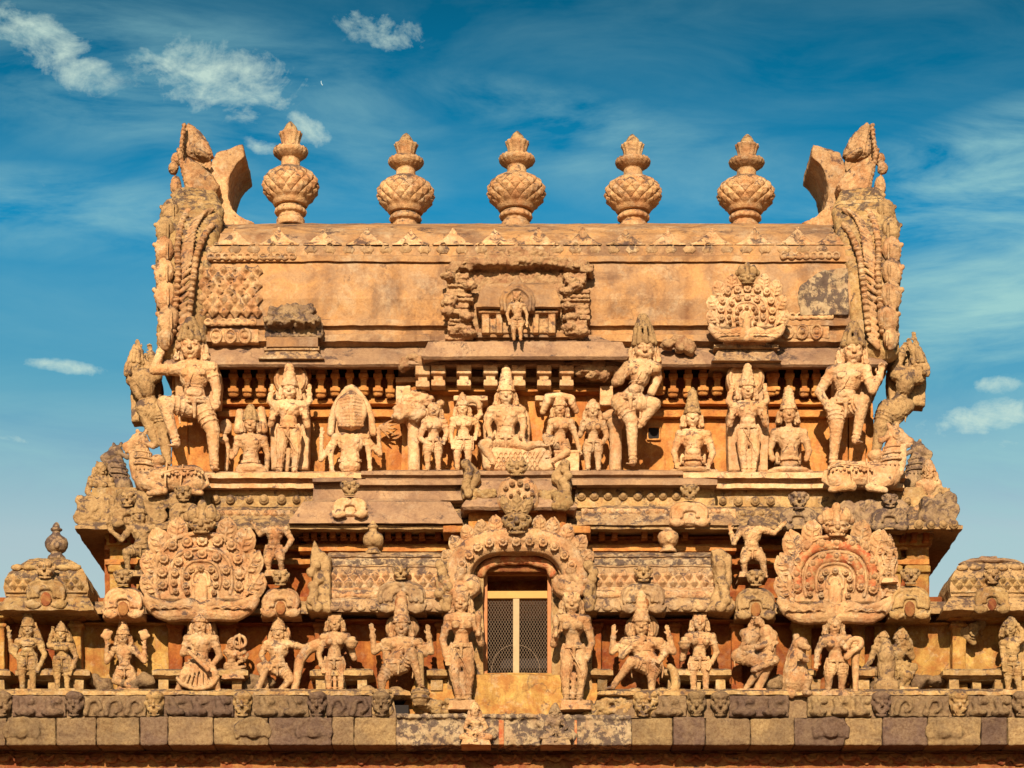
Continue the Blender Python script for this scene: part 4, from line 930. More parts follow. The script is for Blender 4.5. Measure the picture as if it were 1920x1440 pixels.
for x, y, dx, dy, w_ in ((905, 1010, -4, -36, 28), (930, 1004, -2, -38, 30), (884, 1020, -12, -36, 30), (866, 1036, -20, -30, 30), (854, 1056, -24, -22, 30), (848, 1076, -20, -14, 26), (1010, 1004, 2, -38, 30), (1034, 1008, 4, -38, 30), (1056, 1020, 12, -38, 30), (1076, 1036, 20, -32, 32), (1086, 1056, 24, -22, 32), (1090, 1074, 18, -14, 26)):
    mb = MB(); leaf(mb, x, y, dx, dy, w_, .12); mb.build('flame_leaf', 'cream', ar, vox=.011, disp=.01, smooth=1)
for s_ in (-1, 1):
    mb = MB(); e = lambda x, y: (968 + s_ * x, y)
    mb.tube([P(*e(x, y), .0) for x, y in bez([(106, 1080), (120, 1095), (112, 1112), (88, 1112), (74, 1100), (78, 1086), (92, 1084), (98, 1094)], 5)], .085, .045)
    mb.tube([P(*e(x, y), .0) for x, y in bez([(100, 1106), (122, 1108), (138, 1100), (142, 1090)], 5)], .10, .05); mb.ell(P(*e(132, 1092), -.02), (.1, .1, .07)); mb.ell(P(*e(86, 1098), -.02), (.11, .09, .1)); mb.ell(P(*e(103, 1070), -.02), (.09, .09, .08))
    mb.build('makara_scroll', 'cream', ar, vox=.013, disp=.014)
mb = MB(); lion(mb, 969, 982, 54, 44, -.02, False, True)
for dx, dy in ((-20, -34), (20, -34), (0, -40)): leaf(mb, 969 + dx * .4, 966, dx, dy, 22, .0)
mb.build('lion_mask', 'mid', ar, vox=.010, disp=.010)
# ---- small wagon roof above the arch
cs = thing('crowning_shrine', 'small wagon roof above the door arch with a studded half disc and horned ends', 'miniature shrine', P(968, 980, .3))
mb = MB(); mb.tier([(900, .60), (902, .42), (914, .36), (930, .34), (934, .28), (946, .18), (950, .16), (956, .2), (958, .5)], 864, 1082, 1.6, .04); mb.wear(.014, 5); mb.build('roof', 'eave', cs)
mb = MB(); mb.pbox(878, 957, 1062, 1012, .42, .6); mb.pbox(1005, 985, 1108, 1000, .30, .5); mb.pbox(830, 985, 890, 998, .34, .5); mb.build('base_wall', 'ochreup', cs, vox=.016, disp=.012)
for s_, cx in ((-1, 884), (1, 1052)):
    mb = MB(); mb.plate([(cx - s_ * 16, 888 - 4), (cx + s_ * 6, 858), (cx + s_ * 18, 868), (cx + s_ * 14, 890), (cx + s_ * 20, 912), (cx + s_ * 16, 934), (cx - s_ * 2, 930), (cx - s_ * 8, 908), (cx - s_ * 18, 898)], .22, .35, .05)
    for q in range(6): mb.ell(P(cx + s_ * 8 + random.uniform(-5, 5), 870 + q * 11, .20), (.07, .06, .07))
    mb.build('horned_end', 'mid', cs, vox=.014, disp=.025)
mb = MB(); mb.plate(arcp(971, 936, 39, 46, -.35, PI + .35), .12, .3, .06); mb.build('half_disc', 'cream', cs, vox=.013, disp=.010)
for x, y, r in ((960, 906, 5.5), (975, 905, 5.5), (948, 914, 5), (988, 912, 5), (998, 926, 4.5), (942, 930, 4), (958, 928, 4), (972, 922, 4), (984, 930, 4), (967, 938, 3.5), (950, 942, 4), (994, 942, 4)):
    mb = MB(); boss(mb, x, y, .09, r); mb.build('rosette', 'cream', cs, vox=.0095, disp=.005, smooth=1)
mb = MB(); lion(mb, 969, 880, 40, 28, .12, True, True); mb.build('lion_mask', 'mid', cs, vox=.010, disp=.010)
mb = MB()
for q in range(10): mb.ell(P(1058 + random.uniform(-14, 14), 930 + random.uniform(-14, 20), .2), (.1, .08, .07))
mb.build('leaf_scroll', 'creamlow', cs, vox=.013, disp=.03)
for cx in (905, 1025):
    mb = MB(); mb.pbox(cx - 22, 919, cx + 22, 938, .33, .1)
    for q in range(16): mb.ell(P(cx + random.uniform(-20, 20), 925 + random.uniform(-4, 12), .30), (.06, .05, .04))
    mb.build('leaf_scroll', 'creamlow', cs, vox=.013, disp=.03)
# ---- foliage lumps carved on the corners of the cornice
for label, xs, ys, Y, n, m in (('gnarled leaf carving at the left corner of the cornice', (150, 200), (935, 985), .62, 34, 'mid'), ('gnarled leaf carving at the right corner of the cornice', (1735, 1785), (935, 985), .62, 34, 'dark'),
                             ('tangled foliage carving behind the left atlas figure', (215, 330), (925, 985), .55, 40, 'mid'), ('tangled foliage carving along the cornice below the right bull', (1580, 1700), (948, 988), .55, 44, 'dark')):
    mb = MB()
    for q in range(n):
        x = random.uniform(*xs); y = random.uniform(*ys); r = random.uniform(.05, .11); a = random.uniform(0, 6)
        mb.ring(P(x, y, Y), (random.uniform(-.4, .4), -1, random.uniform(-.3, .4)), r, r * .3); mb.ell(P(x, y, Y + .03), (r, r * .7, r))
    if xs[0] == 150: mb.plate([(142, 940), (165, 948), (205, 930), (212, 985), (150, 982)], Y, .5)
    if xs[0] == 1735: mb.plate([(1792, 950), (1770, 940), (1730, 930), (1725, 985), (1790, 985)], Y, .5)
    tag(mb.build('foliage_carving', m, None, vox=.014, disp=.02, dsc=.08, loc=P(sum(xs) / 2, ys[1], Y)), label, 'stone carving')
# ------------------------------------------------------------------ carved figures (limbs given as photo points: x, y, pixels towards the viewer)
def v3(p, Y): return A(P(p[0], p[1], Y - (p[2] if len(p) > 2 else 0) * S))
def hand(mb, w, d, s, side, curl=.5, n=(0, -1, 0)):
    # w wrist, d direction of the hand, s hand length, side: thumb side vector hint, n palm or back facing the viewer
    d = nrm(d); n = A(n); n = nrm(n - d * np.dot(n, d)); t = nrm(np.cross(n, d))
    if np.dot(t, A(side)) < 0: t = -t
    R = np.stack([t, n, d], 1)
    mb.ell(w + d * s * .28, (s * .23, s * .11, s * .33), R)
    for i, l in enumerate((.36, .44, .41, .32)):
        b = w + d * s * .50 + t * s * (.17 - .115 * i); m_ = b + (d + n * curl * .5) * s * l * .55; e = m_ + (d * (1 - curl * .8) + n * curl) * s * l * .5
        mb.cap(b, m_, s * .065, s * .058); mb.cap(m_, e, s * .058, s * .045)
    b = w + d * s * .15 + t * s * .18; m_ = b + (d * .55 + t * .65 + n * .2) * s * .24; mb.cap(b, m_, s * .08, s * .065); mb.cap(m_, m_ + (d * .8 + n * .35) * s * .2, s * .062, s * .05)
def foot(mb, a, d, s):
    d = A(d); d[2] = 0; d = nrm(d); sdv = np.cross(d, (0, 0, 1)); a = A(a)
    mb.cap(a + A((0, 0, -s * .12)), a + d * s * .55 + A((0, 0, -s * .26)), s * .2, s * .15); mb.ell(a + d * s * .5 + A((0, 0, -s * .28)), (s * .2, s * .25, s * .1))
    for i in range(5): mb.cap(a + d * s * .65 + sdv * s * (.16 - .08 * i) + A((0, 0, -s * .28)), a + d * s * (.85 - .03 * i) + sdv * s * (.18 - .085 * i) + A((0, 0, -s * .31)), s * .055 if i else s * .07, s * .045 if i else s * .06)
def head(mb, c, h, R, fem=False, fierce=False, ear=True):
    c = A(c); q = lambda u, f, v: c + R @ A((u * h, -f * h, v * h))
    mb.ell(q(0, -.05, .12), (h * .74, h * .80, h * .86), R, True); mb.ell(q(0, .10, -.30), (h * .60, h * .62, h * .62), R, True); mb.ell(q(0, .42, -.80), (h * .22, h * .2, h * .17), R)
    mb.cap(q(0, .66, .22), q(0, .90, -.14), h * .085, h * .15)
    for s_ in (-1, 1):
        mb.ell(q(.11 * s_, .82, -.17), (h * .09, h * .1, h * .07), R)
        mb.ell(q(.30 * s_, .60, .12), (h * .20, h * .16, h * (.115 if not fierce else .15)), R); mb.tube([q(.12 * s_, .70, .13), q(.30 * s_, .76, .10), q(.5 * s_, .62, .12)], h * .03)
        mb.tube([q(.08 * s_, .74, .30), q(.30 * s_, .74, .37), q(.56 * s_, .52, .26)], h * .05, h * .035)
        mb.ell(q(.42 * s_, .45, -.25), (h * .20, h * .18, h * .2), R)
        if ear:
            mb.ell(q(.80 * s_, -.02, -.02), (h * .10, h * .16, h * .34), R); mb.tube([q(.82 * s_, .02, -.25), q(.88 * s_, .05, -.62)], h * .07)
    mb.tube([q(-.26, .60, -.44), q(-.1, .76, -.43), q(0, .77, -.45), q(.1, .76, -.43), q(.26, .60, -.44)], h * .055); mb.cap(q(-.13, .68, -.55), q(.13, .68, -.55), h * .07)
def earring(mb, c, h, R, s_):
    q = lambda u, f, v: A(c) + R @ A((u * h, -f * h, v * h))
    if True:
        mb.ell(q(.98 * s_, .12, -.74), (h * .24, h * .14, h * .24), R); mb.ring(q(.98 * s_, .24, -.74), R @ A((0, -1, 0)), h * .18, h * .05)
def crown(mb, c, h, R, top, kind, w=1.0):            # top: height above the head centre in head radii
    q = lambda u, f, v: A(c) + R @ A((u * h, -f * h, v * h)); F = R
    if kind == 'tall':
        mb.lathe([(0, .28 * h), (.86 * h * w, .34 * h), (.90 * h * w, .46 * h), (.84 * h * w, .56 * h)] + [(h * w * (.80 - .42 * t + (.05 if i % 2 else -.02)), h * (.56 + (top - .9) * t)) for i, t in enumerate(np.linspace(0.02, 1, 11))] + [(.2 * h, h * (top - .22)), (.14 * h, h * (top - .05)), (0, h * top)], c, 20, R=F)
        mb.ell(q(0, .78, .72), (h * .24, h * .1, h * .28), R); 
        for s_ in (-1, 1): mb.ell(q(.5 * s_, .62, .66), (h * .2, h * .1, h * .2), R)
    elif kind == 'jata':
        mb.ell(q(0, 0, .5), (h * .86, h * .8, h * .5), R); n = 9
        for i in range(n):
            a = 2 * PI * i / n; mb.tube([q(.78 * math.cos(a), .7 * math.sin(a), .45), q(.60 * w * math.cos(a), .55 * math.sin(a), top * .55), q(.30 * math.cos(a + .5), .3 * math.sin(a + .5), top - .3)], h * .2, h * .13)
        mb.ell(q(0, 0, top - .28), (h * .36, h * .36, h * .26), R); mb.ell(q(0, .75, .75), (h * .2, h * .12, h * .24), R)
        mb.ring(q(0, 0, top * .62), R @ A((0, 0, 1)), h * .58 * w, h * .08)
    elif kind == 'hair':
        mb.ell(q(0, -.08, .38), (h * .88, h * .84, h * .70), R)
        for i in range(7): mb.tube([q((i - 3) * .2, .68 - abs(i - 3) * .1, .5), q((i - 3) * .24, .3, .95), q((i - 3) * .22, -.3, 1.05)], h * .09)
        mb.ell(q(0, .72, .58), (h * .12, h * .08, h * .16), R)
    elif kind == 'bun':
        mb.ell(q(0, -.08, .38), (h * .88, h * .84, h * .66), R); mb.ell(q(.75 * w, -.1, .95), (h * .52, h * .45, h * .45), R); mb.ring(q(.6 * w, -.1, .8), R @ A((w, 0, 1)), h * .34, h * .08)
        mb.ell(q(0, .72, .58), (h * .12, h * .08, h * .16), R)
def figure(label, Y, hd, sh, wa, pe, aL=None, aR=None, lL=None, lR=None, extra=(), cr=('tall', 3.0), fem=False, skirt=None, bust=0, turn=0, roll=0, mat='cream', hmat=None, headless=False, hdir={}, slab=None,
           name='stone_statue', cat='statue', group=None, fierce=False, held=None, thick=1.0, base=None, ears=True, vox=None):
    thick *= 1.2; k = pk(Y); h = (hd[2] if hd else 12) * k * 1.08; c = thing(name, label, cat, P(pe[0], (bust or max([p[1] for p in (lL or [pe])] + [p[1] for p in (lR or [pe])])), Y), group)
    hf = hd[3] if hd and len(hd) > 3 else 3
    vx = vox or max(.0075, min(.011, h * .09))
    W = abs(sh[2] - sh[0]); sL = v3((sh[0], sh[1], 2), Y); sR = v3((sh[2], sh[3], 2), Y); w_ = v3((wa[0], wa[1], 3), Y); p_ = v3((pe[0], pe[1], 2), Y); sm = (sL + sR) / 2
    Wm = W * k; mb = MB(); ax = nrm(sm - w_); fr = frame(ax, (0, -1, 0)); Rt = np.stack([fr[:, 0], fr[:, 1], fr[:, 2]], 1)
    tl = np.linalg.norm(sm - w_)
    # torso
    mb.cap(sL, sR, h * .50 * thick, fl=1.1); mb.cap(sL + (sm - sL) * .45, sR + (sm - sR) * .45, h * .62 * thick)
    mb.ell(lerp(sm, w_, .38), (Wm * .42, h * .86 * thick, tl * .62), Rt, True); mb.cap(lerp(sm, w_, .5), w_, Wm * .34, Wm * (.25 if fem else .29), fl=.85); mb.cap(w_, p_, Wm * (.27 if fem else .30), Wm * .36, fl=.85, big=True)
    fwd = A((0, -1, 0))
    if fem:
        for s_ in (-1, 1): mb.ell(lerp(sm, w_, .42) + (sR - sL) / 2 * .47 * s_ + fwd * h * .92, (h * .50, h * .50, h * .50), None, True)
    else:
        for s_ in (-1, 1): mb.ell(lerp(sm, w_, .30) + (sR - sL) / 2 * .42 * s_ + fwd * h * .72, (h * .5, h * .34, h * .38))
        mb.ell(lerp(w_, p_, .25) + fwd * h * .45, (Wm * .28, h * .58, h * .50))
    for s_ in (-1, 1): mb.ell(lerp(sm, w_, .42 if not fem else .43) + (sR - sL) / 2 * .46 * s_ + fwd * h * (1.02 if not fem else 1.42), (h * .07,) * 3)
    mb.ell(lerp(w_, p_, .3) + fwd * (h * .9), (h * .08, h * .05, h * .08))
    if hd:
        hc = v3((hd[0], hd[1], hf), Y); mb.cap(sm + A((0, 0, 0)), hc + A((0, 0, -h * .5)), h * .42, h * .40)
        R = np.array(Matrix.Rotation(turn, 3, 'Z')) @ np.array(Matrix.Rotation(roll, 3, 'Y')) @ np.array(Matrix.Rotation(.10, 3, 'X')); H_ = h * 1.20; head(mb, hc, H_, R, fem, fierce)
        for s_ in (-1, 1): mb.ell(hc + R @ A((s_ * H_ * .80, H_ * .35, -H_ * .30)), (H_ * .42, H_ * .30, H_ * .75), R); mb.ell(hc + R @ A((s_ * H_ * .95, H_ * .30, -H_ * .75)), (H_ * .35, H_ * .26, H_ * .38), R)
        for q in (.58, .72): mb.ring(lerp(sm, hc, .45 * q) + fwd * h * .1, (0, -.25, 1), h * .46, h * .035, seg=12)
    # limbs
    def limb(chain, r, ringat=True, s=None):
        for i in range(len(chain) - 1): mb.cap(chain[i], chain[i + 1], r[i], r[i + 1], big=True)
        if ringat:
            for i, ts in ((0, (.45,)), (1, (.80, .90))):
                for t in ts:
                    q = lerp(chain[i], chain[i + 1], t); rr = r[i] * (1 - t) + r[i + 1] * t; mb.ring(q, chain[i + 1] - chain[i], rr * 1.04, h * .085, seg=14)
    def arm(pts, s0, key, sidehint, curl=.7):
        if not pts: return
        if len(pts) == 1: mb.cap(s0, v3(pts[0], Y), h * .5, h * .4); return
        e, w2 = v3(pts[0], Y), v3(pts[1], Y); limb([s0, e, w2], [h * .43 * thick, h * .34 * thick, h * .24 * thick])
        mb.ell(lerp(s0, e, .4), (h * .42, h * .42, h * .5), frame(e - s0)); mb.ell(s0 + A((0, -h * .12, h * .12)), (h * .56, h * .5, h * .34))
        for j in (-1, 0, 1): mb.ell(s0 + A((j * h * .28, -h * .48, -h * .12 - abs(j) * .0)), (h * .14, h * .12, h * .22))
        dr_ = hdir.get(key, w2 - e)
        if dr_ is not None: hand(mb, w2, dr_, h * 1.35, sidehint, curl if key not in ('L2', 'R2') else .15)
    arm(aL, sL, 'L', (1, 0, 0)); arm(aR, sR, 'R', (-1, 0, 0))
    for i, ch in enumerate(extra):
        pts = [v3(p, Y) for p in ch]; limb(pts, [h * .46, h * .40, h * .28][:len(pts)] + [h * .2] * 3, True); d = pts[-1] - pts[-2]; hand(mb, pts[-1], d, h * 1.25, (1 if ch[-1][0] < pe[0] else -1, 0, 0), .25)
    knee = []
    for L_, s_ in ((lL, -1), (lR, 1)):
        if not L_: continue
        hip = p_ + A((s_ * Wm * .19, 0, -h * .15)); kn = v3(L_[0], Y); an = v3(L_[1], Y); knee.append((hip, kn, an))
        mb.cap(hip, kn, h * .74 * thick, h * .50 * thick, big=True); mb.cap(kn, an, h * .47 * thick, h * .27 * thick, big=True); mb.ell(kn + fwd * h * .12, (h * .42, h * .42, h * .42)); mb.ell(lerp(kn, an, .32) + A((0, h * .12, 0)), (h * .46, h * .46, h * .62), frame(an - kn))
        for t in (.84, .93): mb.ring(lerp(kn, an, t), an - kn, h * .35, h * .075, seg=14)
        mb.ring(lerp(kn, an, .12), an - kn, h * .5, h * .07, seg=14)
        if skirt != 'long':
            for t in (.3, .5, .7): mb.ring(lerp(hip, kn, t), kn - hip, h * (.80 - .2 * t) * thick * .98, h * .05, seg=16)
        fd = L_[2] if len(L_) > 2 else (s_ * .35, -1, 0); foot(mb, an, fd, h * 1.25)
    body = mb.build('body', mat, c, vox=vx, disp=.011, dsc=.045, smooth=1)
    if bust: pass
    # headdress
    hm = hmat or mat
    if hd and cr:
        m2 = MB(); crown(m2, hc, H_, R, 1 + (cr[1] - 1) * .86, cr[0], *(cr[2:])); m2.build('headdress', hm, c, vox=vx, disp=.012, dsc=.04, smooth=1)
    if hd and ears:
        for s_ in (-1, 1): m2 = MB(); earring(m2, hc, H_, R, s_); m2.build('earring', mat, c, vox=vx, disp=.004, smooth=1)
    # necklace and sacred thread
    m2 = MB()
    if hd:
        cc = lerp(sm, w_, .10) + fwd * h * .66
        for rr, dz in ((.60, .0), (.80, .14)):
            pts = [cc + A((math.sin(t) * h * rr, -h * .20 * math.cos(t), -math.cos(t) * h * (rr * .55) - dz * h * 2 + h * .2)) for t in np.linspace(-1.7, 1.7, 11)]
            m2.tube(pts, h * .10)
            for p in pts[2:-2:2]: m2.ell(p + A((0, -.005, -h * .14)), (h * .11, h * .09, h * .15))
    if not fem:
        m2.tube([sR + fwd * h * .42 + A((-Wm * .2, 0, h * .35)), lerp(sm, w_, .45) + fwd * h * 1.08, w_ + fwd * h * .86 + A((-Wm * .2, 0, 0))], h * .06)
        pts = [w_ + A((math.sin(t) * Wm * .34, -math.cos(t) * h * 1.02, h * .35)) for t in np.linspace(-1.5, 1.5, 9)]; m2.tube(pts, h * .06)
    else:
        m2.tube([lerp(sm, w_, .56) + A((math.sin(t) * Wm * .40, -math.cos(t) * h * 1.0, -h * .1 * math.cos(2 * t))) for t in np.linspace(-1.4, 1.4, 9)], h * .07)
    if m2.n: m2.build('necklace', mat, c, vox=vx, disp=.004, smooth=1)
    # belt with tassels
    if pe and not (bust and bust < pe[1]):
        m2 = MB(); pu = lerp(w_, p_, .62)
        for dz, rr in ((.0, .085), (-.28, .11)):
            m2.tube([pu + A((math.sin(t) * Wm * .38, -math.cos(t) * h * 1.08 - h * .05, dz * h - math.cos(t) * h * .18)) for t in np.linspace(-1.7, 1.7, 11)], h * rr)
        m2.ell(pu + A((0, -h * 1.2, -h * .3)), (h * .28, h * .14, h * .26))
        for u in (-.55, -.28, .28, .55): m2.ell(pu + A((u * Wm * .55, -h * .98 + abs(u) * h * .35, -h * .52 + abs(u) * h * .2)), (h * .13, h * .1, h * .17))
        if lL and lR and not bust:
            m2.tube([pu + A((0, -h * 1.1, -h * .4)), pu + A((h * .05, -h * .9, -h * 1.1)), pu + A((0, -h * .7, -h * 1.6))], h * .2, h * .13)
            for s_ in (-1, 1): m2.tube([pu + A((s_ * Wm * .38, -h * .5, 0)), pu + A((s_ * Wm * .48, -h * .3, -h * .9)), pu + A((s_ * Wm * .44, -h * .3, -h * 2.0))], h * .16, h * .10)
        m2.build('belt', mat, c, vox=vx, disp=.005, smooth=1)
    if skirt and knee:
        m2 = MB()
        t1 = {'long': .98, 'short': .0, 'mid': .3}[skirt]
        for hip, kn, an in knee:
            if skirt == 'long':
                for t in np.linspace(0, 1, 8):
                    q = lerp(hip, kn, t * 2) if t < .5 else lerp(kn, an, t * 2 - 1); r_ = h * (.80 - .42 * t)
                    m2.ell(q, (r_, r_, h * .42))
                for j in (-.5, 0, .5): m2.tube([hip + A((j * h * .8, -h * .72, 0)), kn + A((j * h * .6, -h * .56, 0)), an + A((j * h * .55, -h * .42, h * .25))], h * .06)
                m2.ring(an + A((0, 0, h * .35)), (0, 0, 1), h * .42, h * .09)
            else:
                for t in np.linspace(0, .8, 5): m2.ell(lerp(hip, kn, t), (h * (.86 - .1 * t), h * (.84 - .1 * t), h * .45))
                q = lerp(hip, kn, .82); m2.ring(q, kn - hip, h * .66, h * .10)
                for j in (-.5, 0, .5): m2.tube([hip + A((j * h * .9, -h * .78, 0)), lerp(hip, kn, .8) + A((j * h * .9, -h * .66, 0))], h * .055)
        if skirt == 'long':
            a, b = knee[0], knee[1]; m2.tube([a[0] + A((0, -h * .9, 0)), lerp(a[0], b[1], .6) + A((0, -h * .8, 0)), b[1] + A((0, -h * .65, -h * .3)), b[2] + A((h * .2, -h * .4, h * 1.2))], h * .10, h * .06)
            m2.cap(lerp(a[1], b[1], .5), lerp(a[2], b[2], .5), h * .3, h * .25)
        m2.build('skirt', mat, c, vox=vx, disp=.006, smooth=1)
    if slab:            # halo or back slab: outline kind, extents in photo pixels
        m2 = MB(); kind, x0, y0, x1, y1 = slab[:5]; Ys = Y + .16
        if kind == 'arch': m2.plate(bez([(x0, y1), (x0 - 1, (y0 * .6 + y1 * .4)), ((x0 * .7 + x1 * .3), y0 + (y1 - y0) * .08), ((x0 + x1) / 2, y0), ((x0 * .3 + x1 * .7), y0 + (y1 - y0) * .08), (x1 + 1, (y0 * .6 + y1 * .4)), (x1, y1)], 5), Ys, .3, .03)
        if kind == 'disc':
            m2.plate([((x0 + x1) / 2 + (x1 - x0) / 2 * math.cos(t), (y0 + y1) / 2 - (y1 - y0) / 2 * math.sin(t)) for t in np.linspace(0, 2 * PI, 25)[:-1]], Ys - .04, .3, .03)
            m2.ring(P((x0 + x1) / 2, (y0 + y1) / 2, Ys - .05), (0, -1, 0), (x1 - x0) / 2 * k * .85, .025, fl=(y1 - y0) / (x1 - x0))
        for q in slab[5:]: m2.plate(q, Ys, .4, .02)
        m2.build('back_slab', mat, c, vox=.012, disp=.012)
    if base:
        m2 = MB(); x0, y0, x1, y1 = base; m2.tier([(y0, Y - .13), (y1, Y - .16)], x0, x1, Y + .35, .05); m2.wear(.015, 6); m2.build('plinth', mat, c)
    if held: held(c, Y, h, k)
    return c
def std(cx, y0, y1, lean=0, w=1.0, f=1.0):     # joints of a standing figure between crown of the head y0 and soles y1
    H = y1 - y0; hr = H * .088
    return dict(hd=(cx + lean * .6, y0 + hr, hr), sh=(cx - .135 * H * w, y0 + .235 * H, cx + .135 * H * w, y0 + .235 * H), wa=(cx, y0 + .40 * H), pe=(cx - lean * .4, y0 + .49 * H),
                lL=[(cx - .085 * H, y0 + .73 * H, 3), (cx - .075 * H, y1 - .035 * H)], lR=[(cx + .075 * H, y0 + .73 * H, 3), (cx + .075 * H, y1 - .035 * H)],
                aL=[(cx - .18 * H * w, y0 + .40 * H), (cx - .15 * H * w, y0 + .52 * H, 3)], aR=[(cx + .18 * H * w, y0 + .40 * H), (cx + .15 * H * w, y0 + .52 * H, 3)])
def put(label, Y, d, **k):
    d = dict(d); d.update(k); return figure(label, Y, d.pop('hd'), d.pop('sh'), d.pop('wa'), d.pop('pe'), **d)
def item(c, name, Y, mat, fn, vox=.011, disp=.01):
    mb = MB(); fn(mb); return mb.build(name, mat, c, vox=vox, disp=disp, smooth=1)
def club(c, Y, pts, r0, r1, head_=None, mat='cream', name='club'):
    mb = MB(); mb.tube([P(x, y, Y) for x, y in pts], r0, r1)
    if head_:
        x, y, r = head_; mb.ell(P(x, y, Y), (r * S, r * S, r * S * 1.15))
        for i in range(6): a = i * PI / 3; mb.cap(P(x + math.cos(a) * r * .8, y - r * .7, Y - .02), P(x + math.cos(a) * r * .6, y + r * .9, Y - .02), .02)
        for q in (-.35, .2): mb.ring(P(x, y + r * q, Y), (0, 0, 1), r * S * .98, .02)
    mb.build(name, mat, c, vox=.011, disp=.008, smooth=1)
# ================================================================== lower tier statues
YL = .20
G1 = 'statues standing in the lower row'; G2 = 'statues of the upper row'
put('four armed man with a tall crown on the bench under the far left domed shrine', .05, std(52, 1166, 1296), hd=(53, 1181, 12), sh=(34, 1204, 73, 1204), aL=[(27, 1226), (40, 1240, 8)], aR=[(84, 1228), (74, 1250, 6)], extra=[[(34, 1204), (22, 1222), (17, 1188, 4)], [(72, 1204), (80, 1212), (69, 1180, 2)]],
    cr=('tall', 3.3), mat='creamlow', skirt='short', group=G1, base=(25, 1291, 80, 1300))
put('shorter woman leaning beside the crowned man under the far left domed shrine', .05, std(117, 1178, 1296), hd=(115, 1190, 11), sh=(98, 1212, 134, 1212), aL=[(92, 1210), (97, 1188, 3)], aR=[(143, 1232), (134, 1256, 6)], cr=('tall', 1.9), mat='creamlow', fem=True, skirt='mid', group=G1, hmat='mid', slab=('arch', 103, 1172, 140, 1290), base=(92, 1291, 145, 1300))
put('dancing four armed figure with crossed legs on the yellow wall', .30, std(235, 1178, 1292), hd=(231, 1196, 11.5), sh=(215, 1218, 250, 1217), wa=(234, 1243), pe=(235, 1256), aL=[(200, 1241), (200, 1212, 4)], aR=[(271, 1240), (271, 1210, 4)], hdir={'L': A((0, 0, 1)), 'R': A((0, 0, 1))},
    lL=[(216, 1276, 6), (246, 1288, 6)], lR=[(250, 1272, 4), (224, 1290, 0)], cr=('tall', 3.2), mat='cream', group=G1, base=(212, 1290, 262, 1300),
    held=lambda c, Y, h, k: (item(c, 'discus', Y, 'cream', lambda m: (m.ell(P(200, 1190, Y - .03), (.07, .04, .09)), m.cap(P(192, 1192, Y - .03), P(208, 1186, Y - .03), .03))), item(c, 'conch', Y, 'cream', lambda m: (m.ell(P(270, 1190, Y - .03), (.07, .05, .09)), m.cap(P(262, 1186, Y - .03), P(278, 1192, Y - .03), .03)))))
def c3(c, Y, h, k):
    item(c, 'flared_skirt', Y, 'cream', lambda m: (m.plate(bez([(345, 1240), (340, 1262), (330, 1280), (346, 1288), (372, 1296), (400, 1289), (410, 1280), (405, 1258), (402, 1240)], 4), Y - .12, .25, .05), m.tube([P(q[0], q[1], Y - .15) for q in bez([(333, 1272), (344, 1284), (370, 1291), (396, 1285), (408, 1270)], 4)], .035),
         [m.tube([P(375 + a * .5, 1246, Y - .17), P(375 + a, 1284, Y - .15)], .022) for a in (-28, -18, -8, 4, 14, 24)]), disp=.012)
    club(c, Y - .28, [(354, 1222), (389, 1254)], .028, .045, None); 
put('large seated crowned figure with a flared skirt and baton under the big left crest', .02, std(375, 1150, 1300), hd=(375, 1174, 14), sh=(352, 1198, 402, 1198), wa=(376, 1228), pe=(374, 1245), aL=[(343, 1226), (356, 1222, 14)], aR=[(412, 1230), (391, 1256, 14)], hdir={'L': A((1, -.3, -.3)), 'R': A((-1, -.2, -.2))},
    lL=[(346, 1264, 16), (333, 1296, 4)], lR=[(402, 1264, 16), (409, 1298, 4)], cr=('tall', 2.9), mat='cream', group=G1, slab=('arch', 352, 1138, 402, 1215), held=c3)
def c4(c, Y, h, k): item(c, 'ring_weapon', Y, 'cream', lambda m: (m.ring(P(449, 1203, Y - .08), (0, -1, 0), .09, .025), m.cap(P(449, 1190, Y - .1), P(449, 1216, Y - .1), .02)))
figure('small crouching attendant with many arms beside the big seated figure', .16, (436, 1212, 9), (424, 1222, 448, 1226), (434, 1238), (432, 1248), [(440, 1248), (450, 1240, 6)], [(458, 1222), (452, 1206, 8)], [(444, 1256, 8), (458, 1250, 2)], [(450, 1262, 6), (440, 1272, 2)], extra=[[(440, 1226), (458, 1238), (462, 1232, 6)]], cr=('jata', 1.6), mat='cream', group=G1, held=c4, base=(415, 1262, 458, 1272))
def c5(c, Y, h, k):
    item(c, 'serpent', Y, 'cream', lambda m: m.tube([P(q[0], q[1], Y - .02) for q in bez([(596, 1210), (578, 1218), (562, 1240), (558, 1265), (550, 1298)], 6)], .10, .05))
    item(c, 'club', Y, 'cream', lambda m: m.tube([P(500, 1256, Y - .2), P(480, 1298, Y - .12)], .04, .07))
put('lunging crowned warrior holding a serpent, under the headless atlas figure', .22, std(522, 1165, 1300), hd=(522, 1188, 13), sh=(501, 1208, 546, 1208), wa=(520, 1236), pe=(521, 1252), aL=[(490, 1228), (500, 1248, 10)], aR=[(568, 1214), (590, 1211, 3)],
    lL=[(489, 1250, 14), (500, 1290, 2)], lR=[(544, 1274, 6), (526, 1294, 2)], cr=('tall', 2.7), mat='cream', group=G1, held=c5, base=(478, 1291, 575, 1301), slab=('disc', 508, 1168, 544, 1206))
def pot(x, y, r): return lambda c, Y, h, k: item(c, 'water_pot', Y, 'cream', lambda m: (m.ell(P(x, y, Y - .12), (r * S, r * S, r * S * 1.05)), m.ring(P(x, y - r * .9, Y - .12), (0, 0, 1), r * S * .5, .025), m.ring(P(x, y - r * .2, Y - .12), (0, 0, 1), r * S * .97, .02)))
